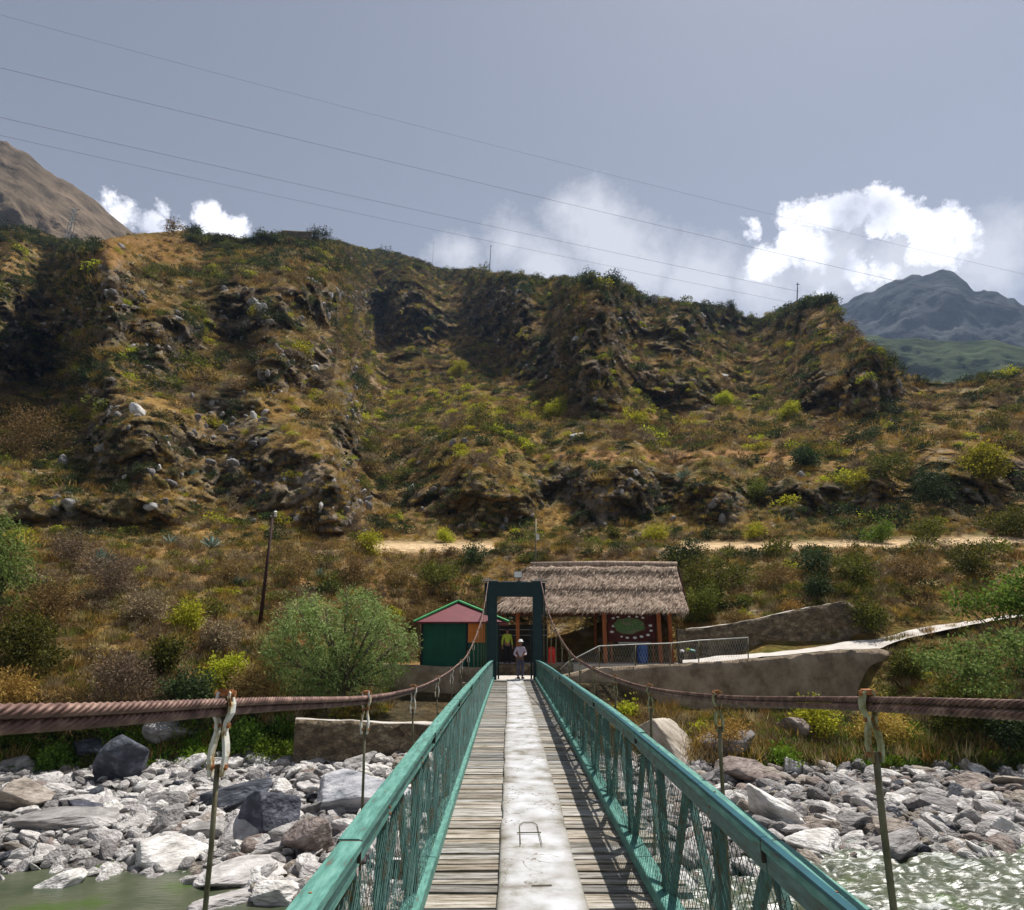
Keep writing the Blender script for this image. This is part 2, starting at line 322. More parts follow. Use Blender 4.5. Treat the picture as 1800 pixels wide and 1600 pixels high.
cliffs = [(540, 535, 70, 45, .95), (420, 560, 60, 60, .9), (300, 600, 60, 60, .9), (190, 540, 70, 60, .9), (500, 650, 60, 40, .7), (735, 585, 80, 32, 1), (690, 530, 60, 26, .8), (885, 560, 50, 60, .95), (950, 640, 60, 40, .8), (1045, 640, 60, 85, 1), (1100, 560, 50, 50, .8), (1170, 690, 60, 40, .9), (1200, 600, 50, 30, .6), (1260, 556, 80, 20, .7),
          (1490, 695, 110, 45, 1), (1400, 562, 55, 26, .7), (1560, 660, 45, 60, .9), (250, 790, 110, 70, .85), (400, 740, 90, 50, .6), (480, 850, 150, 55, .9), (600, 890, 60, 45, 1), (620, 740, 30, 80, .6), (850, 880, 130, 45, .95), (1080, 870, 120, 48, 1), (1250, 880, 90, 40, .9), (1450, 870, 110, 38, .8), (1700, 850, 120, 50, .7),
          (120, 905, 260, 34, .9), (40, 590, 90, 80, 1), (190, 690, 45, 40, 1), (-300, 600, 200, 150, .9), (2100, 800, 200, 100, .8)]
gentle = [(640, 620, 30, 60), (830, 690, 90, 40), (400, 480, 200, 16), (790, 510, 120, 16), (1180, 540, 60, 20), (330, 900, 120, 12), (800, 735, 200, 45), (1260, 745, 220, 45), (30, 740, 90, 70), (1680, 755, 150, 45), (650, 450, 260, 22), (1200, 790, 300, 14), (250, 430, 90, 25)]
def blob(X, Y, cx, cy, rx, ry): return np.clip(1.25-np.sqrt(((X-cx)/rx)**2+((Y-cy)/ry)**2), 0, .5)*2
wx = (fbm(np.stack([XB/70, YB/70, XB*0], -1), 3, 9)-.5)*90; wy = (fbm(np.stack([XB/70, YB/70, XB*0], -1), 3, 19)-.5)*70
clf = np.zeros_like(YB); gen = np.zeros_like(YB)
for cx, cy, rx, ry, a in cliffs: clf = np.maximum(clf, a*blob(XB+wx, YB+wy, cx, cy, rx, ry))
for cx, cy, rx, ry in gentle: gen = np.maximum(gen, blob(XB+wx*.4, YB+wy*.3, cx, cy, rx, ry))
# ledges: alternating steep and flat bands
led = fbm(np.stack([XB/160, YB/26+XB/300, XB*0], -1), 3, 31)
S = .0030*(1-.93*clf)*(1+1.0*gen)*(.35+1.3*led)
dy = -np.diff(np.vstack([np.full(len(PX), 938.0), YB]), axis=0)
k = 27; ker = np.hanning(k+2)[1:-1]; ker /= ker.sum()
def smx(A, ker=ker): return np.array([np.convolve(np.pad(r, len(ker)//2, mode='edge'), ker, 'valid') for r in A])
lnB = np.log(DA[-1])[None]+smx(np.cumsum(S*dy, 0))
# keep the cave overhang on the left
DB = np.exp(lnB)
def cells(Q, s):
    Qi = np.floor(Q).astype(np.int64); best = np.full(Q.shape[:-1], 9.); val = np.zeros(Q.shape[:-1]); sec = np.full(Q.shape[:-1], 9.)
    for dx in (-1, 0, 1):
        for dy_ in (-1, 0, 1):
            for dz in (-1, 0, 1):
                a_, b_, c_ = Qi[..., 0]+dx, Qi[..., 1]+dy_, Qi[..., 2]+dz
                d_ = (a_+_h(a_, b_, c_, s)-Q[..., 0])**2+(b_+_h(a_, b_, c_, s+1)-Q[..., 1])**2+(c_+_h(a_, b_, c_, s+2)-Q[..., 2])**2
                m_ = d_ < best; sec = np.where(m_, best, np.minimum(sec, d_)); val = np.where(m_, _h(a_, b_, c_, s+3), val); best = np.where(m_, d_, best)
    return val, np.sqrt(sec)-np.sqrt(best)
Yall = np.vstack([np.broadcast_to(yA[:, None], DA.shape), YB]); Dall = np.vstack([smx(DA, np.ones(5)/5), DB])
clall = np.vstack([np.zeros_like(DA), clf]); Xall = np.broadcast_to(PX, Yall.shape)
P0 = at_range(Xall, Yall, Dall)
amp = np.clip((1330-Yall)/100, 0, 1)
built = np.exp(-((np.clip(np.abs(Xall-1115)-500, 0, None)/60)**2))*np.clip((Yall-1060)/60, 0, 1)   # keep the made ground near the landing tidy
amp = amp*(1-.93*built)
far = np.clip((950-Yall)/60, 0, 1)
d1 = (fbm(P0/11, 4, 2)-.5)*(.02+.075*far)
d2 = (fbm(P0/2.2, 3, 3)-.5)*(.028+.014*clall)
d3 = (fbm(P0/np.array([5.5, 5.5, 5.5]), 5, 4, ridged=True, gain=.6)-.6)*.14*clall
Pw = P0+(fbm(P0/6, 3, 150)[..., None]-.5)*5; Pw = Pw@np.array([[.93, .1, .35], [0, 1, 0], [-.35, .1, .93]])
v1, e1c = cells(Pw/np.array([6.5, 6.5, 4.2]), 160); v2, e2c = cells(Pw/np.array([2.6, 2.6, 1.7]), 170)
crk = np.clip(.16-e1c, 0, .16)/.16*.018+np.clip(.14-e2c, 0, .14)/.14*.007
blk = (clall*(1-.3*vnoise(P0/13, 181))+.12*far)*((v1-.5)*.06+(v2-.5)*.032)+clall*crk
Dall = Dall*np.exp(amp*(d1+d2-d3*.75+blk))
P = at_range(Xall, Yall, Dall)
# ground behind the crest
back = []
last = P[-1]
for q, (m, dz) in enumerate([(1.03, -.4), (1.08, -1.5), (1.16, -4), (1.3, -12), (1.5, -30), (1.8, -60), (2.4, -90)]):
    b = last.copy(); b[:, 0] *= m; b[:, 1] *= m; b[:, 2] += dz; back.append(b)
PT = np.vstack([P, np.array(back)]); nr, nc = PT.shape[:2]
idx = np.arange(nr*nc).reshape(nr, nc)
Fq = np.stack([idx[:-1, :-1], idx[:-1, 1:], idx[1:, 1:], idx[1:, :-1]], -1).reshape(-1, 4)
# colours of the soil and rock, with some shaded spots painted in
nr0 = P.shape[0]
du = np.gradient(P, axis=1); dv = np.gradient(P, axis=0); nrm = np.cross(du, dv); nrm /= np.linalg.norm(nrm, axis=-1, keepdims=True)+1e-9
nz = abs(nrm[..., 2])
pal = lambda c: np.array(c)[None, None]
n1 = fbm(P/9, 4, 41); n2 = fbm(P/2.5, 4, 42); n3 = fbm(P/.9, 3, 43); n4 = fbm(P/20, 3, 44)
def mx(a, b, t): t = np.clip(t, 0, 1)[..., None]; return a*(1-t)+b*t
C = mx(pal((.125, .085, .028)), pal((.27, .17, .055)), (n1-.4)*5)
C = mx(C, pal((.11, .1, .025)), (n2-.5)*6)
C = mx(C, pal((.27, .165, .07)), (n4-.52)*6*(n2 > .45))
C = mx(C, pal((.3, .25, .17)), (n3-.62)*7)
rockc = mx(pal((.1, .085, .068)), pal((.24, .205, .165)), (n2-.35)*3); rockc = mx(rockc, pal((.15, .115, .05)), (n1-.5)*6); rockc = mx(rockc, pal((.045, .04, .036)), (fbm(P/np.array([2, 2, 9]), 3, 47)-.55)*7)
C = mx(C, rockc, clall*1.3*np.clip(1.6-nz*1.4, .2, 1)+np.clip(.55-nz, 0, 1)*2)
def patch(cx, cy, rx, ry, col, a=1):
    global C
    t = np.clip(1.3-np.sqrt(((Xall+(n1-.5)*60-cx)/rx)**2+((Yall+(n2-.5)*40-cy)/ry)**2), 0, 1)*2
    C = mx(C, pal(col), np.clip(t, 0, 1)*a)
patch(250, 440, 120, 24, (.24, .125, .04), .6); patch(1650, 1025, 200, 14, (.42, .31, .16), .8); patch(1330, 1000, 200, 10, (.36, .26, .12), .7)
patch(1240, 800, 330, 8, (.36, .2, .09), .8)
patch(645, 660, 26, 120, (.3, .22, .145), .8); patch(560, 640, 60, 60, (.26, .2, .13), .5)
patch(1350, 1040, 200, 20, (.24, .18, .09), .6); patch(1680, 1010, 170, 30, (.34, .24, .11), .7)
band = np.exp(-((Yall-(962-10*np.clip((Xall-1400)/300, 0, 1)))/8.0)**2)*(Xall > 540)*(Xall < 2000)*(((Xall < 880) | (Xall > 1160))*.8+.2)
C = mx(C, pal((.62, .46, .28)), band*(.6+n2*1.1))
green = np.clip((1390-Yall)/30, 0, 1)*np.clip((Yall-1250)/40, 0, 1)
C = mx(C, pal((.075, .11, .02)), green*(n2-.3)*2.2)
patch(770, 1260, 120, 60, (.06, .048, .03), .9); patch(1000, 1230, 130, 40, (.06, .05, .035), .9); patch(1420, 1255, 120, 18, (.05, .045, .02), .9)  # first and last patch: shade below the hut and retaining wall, painted dark
pl = (Yall < 1190)*(Yall > 1166)*(Xall > 870)*(Xall < 1200)
C = mx(C, pal((.48, .43, .36)), pl*.9)
Cf = np.vstack([C, np.repeat(C[-1:], len(back), 0)]).reshape(-1, 3)
M['terrain'] = nmat('dry_hillside', [(.25, (.45, .45, .45)), (.5, (.95, .93, .9)), (.75, (1.7, 1.6, 1.45))], scale=1.6, detail=10, rough=1, bump=1, bscale=2.6, bdist=.35, attr=True, spec=.05)
hill = link('hillside', mesh_np('hillside', PT.reshape(-1, 3), Fq, [M['terrain']], True, Cf)); tag(hill, kind='structure')
def ground(px, py):
    """point on the hillside seen at photo pixel (px, py)"""
    i = int(np.clip((px-PX[0])/4, 0, len(PX)-1)); col = Yall[:, i]
    return Vector(P[int(np.argmin(abs(col-py))), i])
def gnd(x, y):
    """height of the hillside at plan position (nearest vertex)"""
    d = (P[..., 0]-x)**2+(P[..., 1]-y)**2; j = int(np.argmin(d)); return float(P.reshape(-1, 3)[j, 2])

# ------------------------------------------------------------------ riverbed and river
WZ = -4.6
def shore(x):
    return np.interp(x, [-60, -14, -9, -6, -4.5, -2, 1, 4, 8, 14, 20, 60], [17.5, 17, 16.0, 15.4, 14.4, 13.2, 13.5, 15.2, 17.3, 17.7, 18.2, 20])+(fbm(np.stack([x/2.2, x*0, x*0], -1), 3, 61)-.5)*1.8
def bedz(x, y):
    s = y-shore(x)
    z = np.where(s > 0, WZ+np.clip(s, 0, 12)*.068, WZ+np.clip(s, -6, 0)*.17)
    q = np.stack([x, y, x*0], -1)
    return z+(fbm(q/1.4, 4, 62)-.5)*.35
gx = np.concatenate([np.arange(-120, -22, 2.), np.arange(-22, 30, .12), np.arange(30, 121, 2.)]); gy = np.concatenate([np.arange(-60, 8, 2.), np.arange(8, 29, .12), np.arange(29, 70, 1.5)])
GX, GY = np.meshgrid(gx, gy); GZ = bedz(GX, GY)
_D = np.interp(np.arctan2(GX, GY), np.arctan2(_v[:, 0], _v[:, 1]), Dfoot)
GZ = GZ-np.clip(np.hypot(GX, GY)-_D*1.03, 0, 2)*.8
ii = np.arange(GX.size).reshape(GX.shape)
Fb = np.stack([ii[:-1, :-1], ii[:-1, 1:], ii[1:, 1:], ii[1:, :-1]], -1).reshape(-1, 4)
M['bed'] = nmat('riverbed_gravel', [(.3, (.03, .026, .022)), (.5, (.1, .09, .08)), (.7, (.3, .28, .26))], scale=9, detail=10, rough=.95, bump=1, bscale=14, bdist=.08)
tag(link('riverbed', mesh_np('riverbed', np.stack([GX, GY, GZ], -1).reshape(-1, 3), Fb, [M['bed']], True)), kind='structure')
# water with standing waves on the right
wxs = np.concatenate([np.arange(-120, -20, 3.), np.arange(-20, 26, .06), np.arange(26, 121, 3.)]); wys = np.concatenate([np.arange(-60, 10, 3.), np.arange(10, 21, .06)])
WX, WY = np.meshgrid(wxs, wys); rough = np.clip((WX+2)/5, 0, 1)
q = np.stack([WX*.8, WY*1.5, WX*0], -1)
WZZ = WZ+.03*(fbm(q*1.2, 3, 71)-.5)+rough*(.3*(fbm(q*1.3, 4, 72, ridged=True)-.55)+.14*(fbm(q*4, 4, 73, ridged=True)-.5))
ii = np.arange(WX.size).reshape(WX.shape); Fw = np.stack([ii[:-1, :-1], ii[:-1, 1:], ii[1:, 1:], ii[1:, :-1]], -1).reshape(-1, 4)
foam = np.clip((fbm(q*1.7, 5, 74, ridged=True, gain=.7)-.68)*6, 0, 1)*rough*np.clip(.35+(WZZ-WZ)*5, 0, 1)
wc = np.zeros((WX.size, 3)); wc[:, 0] = foam.ravel(); wc[:, 1] = rough.ravel()
m, t, b = newmat('river_water'); M['water'] = m; L = t.links
a = t.nodes.new('ShaderNodeAttribute'); a.attribute_name = 'Col'; sp = t.nodes.new('ShaderNodeSeparateColor'); L.new(a.outputs['Color'], sp.inputs[0])
g = t.nodes.new('ShaderNodeNewGeometry'); n = t.nodes.new('ShaderNodeTexNoise'); n.inputs['Scale'].default_value = 6; n.inputs['Detail'].default_value = 9; n.inputs['Roughness'].default_value = .75
mpn = t.nodes.new('ShaderNodeMapping'); mpn.inputs['Scale'].default_value = (.45, 1.9, 1); L.new(g.outputs['Position'], mpn.inputs[0]); L.new(mpn.outputs[0], n.inputs['Vector'])
mt = t.nodes.new('ShaderNodeMath'); mt.operation = 'MULTIPLY_ADD'; L.new(n.outputs[0], mt.inputs[0]); mt.inputs[1].default_value = 4.5; mt.inputs[2].default_value = -2.55; 
ad = t.nodes.new('ShaderNodeMath'); ad.operation = 'MULTIPLY_ADD'; L.new(sp.outputs[0], ad.inputs[0]); ad.inputs[1].default_value = .8; L.new(mt.outputs[0], ad.inputs[2]); ad.use_clamp = True
ml = t.nodes.new('ShaderNodeMath'); ml.operation = 'MULTIPLY'; L.new(ad.outputs[0], ml.inputs[0]); L.new(sp.outputs[1], ml.inputs[1])
cx = t.nodes.new('ShaderNodeMix'); cx.data_type = 'RGBA'; L.new(ml.outputs[0], cx.inputs[0]); cx.inputs[7].default_value = (.75, .78, .76, 1)
n5 = t.nodes.new('ShaderNodeTexNoise'); n5.inputs['Scale'].default_value = .9; n5.inputs['Detail'].default_value = 5; L.new(g.outputs['Position'], n5.inputs['Vector'])
base = ramp(t, n5.outputs[0], [(.35, (.045, .06, .03)), (.55, (.085, .095, .055)), (.7, (.06, .1, .02))]); L.new(base, cx.inputs[6])
L.new(cx.outputs[2], b.inputs['Base Color'])
rr = t.nodes.new('ShaderNodeMath'); rr.operation = 'MULTIPLY_ADD'; L.new(ml.outputs[0], rr.inputs[0]); rr.inputs[1].default_value = .6; rr.inputs[2].default_value = .3; L.new(rr.outputs[0], b.inputs['Roughness'])
nb = t.nodes.new('ShaderNodeTexNoise'); nb.inputs['Scale'].default_value = 7; nb.inputs['Detail'].default_value = 6; L.new(mpn.outputs[0], nb.inputs['Vector'])
bp = t.nodes.new('ShaderNodeBump'); bp.inputs['Strength'].default_value = .5; bp.inputs['Distance'].default_value = .06; L.new(nb.outputs[0], bp.inputs['Height']); L.new(bp.outputs[0], b.inputs['Normal'])
tag(link('river', mesh_np('river', np.stack([WX, WY, WZZ], -1).reshape(-1, 3), Fw, [m], True, wc)), kind='structure')

# ------------------------------------------------------------------ far mountains
def mountain(name, sil, D, depth, base_z, colr, seed, nrow=90, nj=9, rough_=.35):
    xs = np.arange(sil[0][0], sil[-1][0]+1, 6.0); ys = np.interp(xs, *zip(*sil))-(fbm(np.stack([xs/26, xs*0, xs*0], -1), 4, seed+1, ridged=True)-.6)*nj+(fbm(np.stack([xs/35, xs*0, xs*0], -1), 4, seed)-.5)*nj
    top = at_range(xs, ys, np.full(len(xs), D)); rows = []
    for r in np.linspace(0, 1, nrow):
        d = D-depth*(1-r)**1.0; q = top.copy(); sc = d/D; q[:, 0] *= sc; q[:, 1] *= sc; q[:, 2] = base_z+(top[:, 2]-base_z)*r**1.15; rows.append(q)
    A = np.array(rows); g = np.array(fbm(A/(D*.06)*np.array([1, 1, .25]), 5, seed+3, ridged=True)-.5)
    lev = np.linspace(0, 1, nrow)[:, None]; disp = g*depth*rough_*np.sin(np.pi*np.clip(lev*.96, 0, 1))
    nrm = np.hypot(A[..., 0], A[..., 1]); A[..., 0] -= A[..., 0]/nrm*disp; A[..., 1] -= A[..., 1]/nrm*disp
    bk = []
    for m, dz in ((1.08, .93), (1.3, .6), (1.6, .1)):
        q = top.copy(); q[:, :2] *= m; q[:, 2] = base_z+(q[:, 2]-base_z)*dz; bk.append(q)
    A = np.vstack([A, np.array(bk)]); i = np.arange(A.shape[0]*A.shape[1]).reshape(A.shape[:2])
    Fm = np.stack([i[:-1, :-1], i[:-1, 1:], i[1:, 1:], i[1:, :-1]], -1).reshape(-1, 4)
    n = fbm(A/(D*.03), 5, seed+7)[..., None]; c = np.array(colr[0])*(1-n)+np.array(colr[1])*n
    n6 = np.clip((fbm(A/(D*.012), 4, seed+9)[..., None]-.5)*6, 0, 1); c = c*(1-n6*.5)+np.array(colr[2])*n6*.5
    tag(link(name, mesh_np(name, A.reshape(-1, 3), Fm, [M['mount']], True, c.reshape(-1, 3))), kind='structure')
M['mount'] = nmat('mountain_ground', [(.3, (.6, .6, .6)), (.7, (1.4, 1.35, 1.3))], scale=.02, detail=10, rough=1, bump=1, bscale=.03, bdist=12, attr=True, spec=0)
mountain('left_mountain', [(-1200, -300), (-500, 20), (-150, 170), (0, 250), (45, 268), (80, 300), (150, 340), (190, 378), (230, 408), (300, 460), (500, 600)], 620, 330, 40, ((.1, .08, .058), (.2, .155, .11), (.07, .062, .048)), 81, rough_=.16)
mountain('right_mountain', [(1250, 640), (1420, 565), (1480, 536), (1530, 518), (1560, 500), (1600, 491), (1630, 489), (1650, 482), (1672, 480), (1690, 490), (1712, 513), (1740, 514), (1765, 517), (1800, 531), (1900, 560), (2100, 540), (2800, 600)], 1500, 500, 200, ((.04, .05, .055), (.085, .09, .09), (.035, .042, .045)), 91, nj=16)
mountain('foothill', [(1300, 640), (1480, 590), (1560, 596), (1650, 601), (1740, 600), (1800, 612), (2000, 630), (2700, 600)], 850, 320, 80, ((.035, .055, .03), (.09, .1, .055), (.025, .045, .02)), 95, nj=5)

# ================================================================== VEGETATION AND STONES
def leaves(V, Dn, L, W, rs):
    """one bent diamond leaf per point: V points, Dn unit directions, L lengths, W widths -> verts, faces"""
    n = len(V); r = rs.normal(size=(n, 3)); s = np.cross(Dn, r); s /= np.linalg.norm(s, axis=1, keepdims=True)+1e-9
    L = np.broadcast_to(L, n)[:, None]; W = np.broadcast_to(W, n)[:, None]
    a = V; b = V+Dn*L*.45+s*W; c = V+Dn*L; d = V+Dn*L*.45-s*W
    vs = np.stack([a, b, c, d], 1).reshape(-1, 3); fs = np.arange(4*n).reshape(n, 4)
    return vs, fs
def unit(a): return a/(np.linalg.norm(a, axis=-1, keepdims=True)+1e-9)
def shrub_mesh(name, mat, seed, n=420, leaf=.11, width=.3, flat=.75, twig=0, clumps=9, up=.5, twigmat=None):
    """a bush of unit radius standing on z = 0"""
    rs = np.random.default_rng(seed); cc = unit(rs.normal(size=(clumps, 3)))*rs.uniform(.25, .68, (clumps, 1)); cc[:, 2] = abs(cc[:, 2])*flat+.12
    cr = rs.uniform(.22, .46, clumps); k = rs.integers(0, clumps, n)
    d = unit(rs.normal(size=(n, 3))); p = cc[k]+d*(cr[k]*rs.uniform(.35, 1.0, n)**.5)[:, None]; p[:, 2] = abs(p[:, 2])
    dirs = unit(d+rs.normal(size=(n, 3))*.5+np.array([0, 0, up])); L = rs.uniform(.6, 1.4, n)*leaf
    vs, fs = leaves(p, dirs, L, L*width, rs); fm = np.zeros(len(fs), int); mats = [mat]
    if twig:
        e = unit(rs.normal(size=(twig, 3))+np.array([0, 0, .7])); e[:, 2] = abs(e[:, 2]); ln = rs.uniform(.5, 1.05, twig)
        v2, f2 = leaves(rs.normal(size=(twig, 3))*.08*np.array([1, 1, .2]), e, ln, .012, rs); f2 = f2+len(vs)
        vs = np.vstack([vs, v2]); fs = np.vstack([fs, f2]); fm = np.concatenate([fm, np.ones(len(f2), int)]); mats.append(twigmat or M['twig'])
    return mesh_np(name, vs, fs, mats, False, None, fm)
def tuft_mesh(name, mat, seed, n=70, h=1., spread=.5, w=.018, lean=.5):
    rs = np.random.default_rng(seed); p = rs.normal(size=(n, 3))*.2*spread; p[:, 2] = 0
    d = unit(np.stack([rs.normal(size=n)*lean, rs.normal(size=n)*lean, np.ones(n)], -1)); L = h*rs.uniform(.5, 1.1, n)
    vs, fs = leaves(p, d, L, w*h, rs); return mesh_np(name, vs, fs, [mat])
M['twig'] = leafmat('dry_twigs', (.12, .085, .06), (.3, .23, .18), .05, .3)
M['brownleaf'] = leafmat('dry_brown_leaves', (.1, .065, .022), (.37, .235, .085), .2, .45)
M['greyleaf'] = leafmat('grey_mauve_twigs', (.12, .085, .05), (.38, .28, .17), .15, .35)
M['olive'] = leafmat('olive_leaves', (.04, .046, .008), (.2, .2, .03), .3, .4)
M['darkgreen'] = leafmat('dark_green_leaves', (.016, .028, .011), (.075, .1, .03), .25, .35)
M['yellowgreen'] = leafmat('yellow_green_leaves', (.2, .2, .012), (.52, .48, .04), .45, .25)
M['ochre'] = leafmat('ochre_grass', (.22, .12, .025), (.58, .37, .1), .25, .3)
M['straws'] = leafmat('straw_grass', (.3, .21, .1), (.62, .48, .26), .2, .3)
M['agave'] = leafmat('agave_blade', (.1, .17, .12), (.3, .4, .33), .05, .15)
M['paleleaf'] = leafmat('pale_willow_leaves', (.11, .15, .03), (.42, .5, .18), .4, .1)
M['fresh'] = leafmat('fresh_green_leaves', (.06, .13, .015), (.22, .36, .05), .4, .2)
M['moss'] = leafmat('bright_moss', (.07, .13, .01), (.26, .36, .03), .3, .2)

def scatter(name, label, cat, pts, scales, rots, ids, protos, tilt=None, kind='stuff', group=None):
    """one object of uncountable small things: points carry instances of the prototypes"""
    me = bpy.data.meshes.new(name); me.vertices.add(len(pts)); me.vertices.foreach_set('co', np.asarray(pts, np.float32).ravel())
    def at(nm, ty, dat, key='value'): a_ = me.attributes.new(nm, ty, 'POINT'); a_.data.foreach_set(key, np.asarray(dat).ravel())
    at('s', 'FLOAT_VECTOR', np.asarray(scales, np.float32), 'vector'); at('r', 'FLOAT_VECTOR', np.asarray(rots, np.float32), 'vector'); at('i', 'INT', np.asarray(ids, np.int32))
    coll = bpy.data.collections.new(name+'_kinds')
    for j, p in enumerate(protos):
        o = bpy.data.objects.new(f'{name}_{chr(97+j)}', p); coll.objects.link(o)
    ng = bpy.data.node_groups.new(name, 'GeometryNodeTree'); ng.interface.new_socket('Geometry', in_out='INPUT', socket_type='NodeSocketGeometry'); ng.interface.new_socket('Geometry', in_out='OUTPUT', socket_type='NodeSocketGeometry')
    A = lambda ty: ng.nodes.new(ty); gi = A('NodeGroupInput'); go = A('NodeGroupOutput'); ip = A('GeometryNodeInstanceOnPoints'); ci = A('GeometryNodeCollectionInfo')
    ci.inputs[0].default_value = coll; ci.inputs['Separate Children'].default_value = True; ci.inputs['Reset Children'].default_value = True
    m2p = A('GeometryNodeMeshToPoints'); ng.links.new(gi.outputs[0], m2p.inputs[0]); ng.links.new(m2p.outputs[0], ip.inputs['Points']); ng.links.new(ci.outputs[0], ip.inputs['Instance'])
    ip.inputs['Pick Instance'].default_value = True
    for nm, ty, sock in (('s', 'FLOAT_VECTOR', 'Scale'), ('r', 'FLOAT_VECTOR', 'Rotation'), ('i', 'INT', 'Instance Index')):
        na = A('GeometryNodeInputNamedAttribute'); na.data_type = ty; na.inputs['Name'].default_value = nm
        ng.links.new(na.outputs['Attribute'], ip.inputs[sock])
    ng.links.new(ip.outputs[0], go.inputs[0])
    o = bpy.data.objects.new(name, me); scene.collection.objects.link(o); mod = o.modifiers.new('scatter', 'NODES'); mod.node_group = ng
    return tag(o, label, cat, group, kind)

SH = {
 'brown': [shrub_mesh('brown_shrub', M['brownleaf'], 10+i, 380, .13, .22, .8, 60) for i in range(3)],
 'grey': [shrub_mesh('grey_shrub', M['greyleaf'], 20+i, 420, .15, .1, .8, 90) for i in range(3)],
 'olive': [shrub_mesh('olive_shrub', M['olive'], 30+i, 460, .12, .3, .85, 20) for i in range(3)],
 'dark': [shrub_mesh('dark_shrub', M['darkgreen'], 40+i, 520, .11, .32, .95, 10) for i in range(3)],
 'yg': [shrub_mesh('yellow_green_shrub', M['yellowgreen'], 50+i, 420, .13, .28, .8, 15) for i in range(2)],
 'ochre': [tuft_mesh('ochre_tuft', M['ochre'], 60+i, 90, .8, 1.6, .022, .6) for i in range(2)],
 'straw': [tuft_mesh('straw_tuft', M['straws'], 64+i, 90, .8, 1.5, .02, .6) for i in range(2)]}
kinds = ['brown', 'grey', 'olive', 'dark', 'yg', 'ochre', 'straw']
protos = [p for k_ in kinds for p in SH[k_]]; off = {}; c_ = 0
for k_ in kinds: off[k_] = c_; c_ += len(SH[k_])
# sample the hillside by real area
Pa = P; e1 = np.linalg.norm(np.cross(Pa[:-1, 1:]-Pa[:-1, :-1], Pa[1:, :-1]-Pa[:-1, :-1]), axis=-1)
Xc = Xall[:-1, :-1]; Yc = Yall[:-1, :-1]; inview = (Xc > -330) & (Xc < 2130)
def keep_off(X, Y):
    k = ((X > 835) & (X < 1340) & (Y > 1095) & (Y < 1250)) | ((X > 1200) & (X < 1560) & (Y > 1118+(1340-np.minimum(X, 1340))*.12) & (Y < 1262)) | ((X > 690) & (X <= 835) & (Y > 1165) & (Y < 1345)) | ((X > 520) & (X < 800) & (Y > 1262) & (Y < 1360))
    pth = np.interp(X, [1195, 1320, 1500, 1560, 1700, 1800, 2100], [1165, 1158, 1132, 1120, 1098, 1084, 1045]); k |= (abs(Y-pth+6) < 14) & (X > 1195)
    k |= (abs(Y-(960-8*np.clip((X-1400)/300, 0, 1))) < 9) & (X > 640) & (X < 2000) & ((X < 870) | (X > 1190))
    return k | (Y > 1352)
prob = e1*inview*(~keep_off(Xc, Yc)); D_ = np.hypot(Pa[:-1, :-1, 0], Pa[:-1, :-1, 1])
dens = np.clip(50/D_, .4, 1.25)*(1-.3*clall[:-1, :-1])*np.where((Yc < 500) & (Xc > 330) & (Yc > 0), 1.9, 1); prob = prob*dens
def sample(pr, n):
    f_ = pr.ravel()/pr.sum(); j = rng.choice(len(f_), n, p=f_); r_, c2 = np.unravel_index(j, pr.shape); u = rng.random((n, 1)); v = rng.random((n, 1))
    p = Pa[r_, c2]*(1-u)*(1-v)+Pa[r_, c2+1]*u*(1-v)+Pa[r_+1, c2]*(1-u)*v+Pa[r_+1, c2+1]*u*v
    return p, r_, c2
n = 34000; pts, r_, c2 = sample(prob, n); Xs = Xall[r_, c2]; Ys = Yall[r_, c2]; cs = clall[r_, c2]; Ds = np.hypot(pts[:, 0], pts[:, 1])
zn = fbm(pts/7, 3, 101); zm = fbm(pts/4, 3, 102); zo = fbm(pts/14, 3, 103); u = rng.random(n)
kd = np.full(n, 'brown', dtype=object)
kd[(zn > .5) | (u < .2)] = 'grey'; kd[(zm > .52) | (u > .82)] = 'olive'
kd[(zm > .57) & (u < .6)] = 'dark'; kd[(Ys < 480) & (Xs > 330) & (u < .75)] = 'dark'; kd[(cs > .4) & (u > .5)] = 'dark'; kd[(Ds > 70) & (u > .38) & (u < .52)] = 'dark'; kd[(Ds > 60) & (rng.random(n) < .22)] = 'brown'; kd[(Xs < 170) & (Ys < 520) & (u < .6)] = 'dark'
right = (Xs > 1180) & (Ys > 960); kd[right & (u < .35)] = 'olive'
bandv = (abs(Ys-895) < 55) & (Xs > 640); kd[bandv & (u < .6)] = 'dark'
kd[(zo > .55) & (u > .62)] = 'ochre'; kd[(rng.random(n) < .21)] = 'ochre'; kd[(rng.random(n) < .1)] = 'straw'
ygz = np.exp(-((Xs-900)/400)**2-((Ys-740)/110)**2)+np.exp(-((Xs-60)/120)**2-((Ys-740)/110)**2)+.8*np.exp(-((Xs-330)/260)**2-((Ys-1040)/70)**2)+.25
kd[(rng.random(n) < .09*ygz*(.3+1.6*(vnoise(pts/5, 107) > .5)))] = 'yg'
orange = (abs(Xs-250) < 110) & (abs(Ys-440) < 32); kd[orange & (u < .6)] = 'ochre'
ids = np.array([off[k_] for k_ in kd])+np.array([rng.integers(0, len(SH[k_])) for k_ in kd])
size = rng.lognormal(-.62, .42, n)*np.where(Ds > 75, 1.95, 1.25)*np.where(cs > .5, .8, 1); size = np.clip(size, .2, 2.9)
size = size*np.where(np.isin(kd, ['ochre', 'straw']), .8, 1.)*np.where(orange, .6, 1)*np.where(Ds < 34, .8, 1)
sc3 = np.stack([size*rng.uniform(.85, 1.25, n), size*rng.uniform(.85, 1.25, n), size*rng.uniform(.6, 1.05, n)], -1)
rots = np.stack([rng.normal(size=n)*.12, rng.normal(size=n)*.12, rng.uniform(0, 6.28, n)], -1); pts[:, 2] -= size*.12
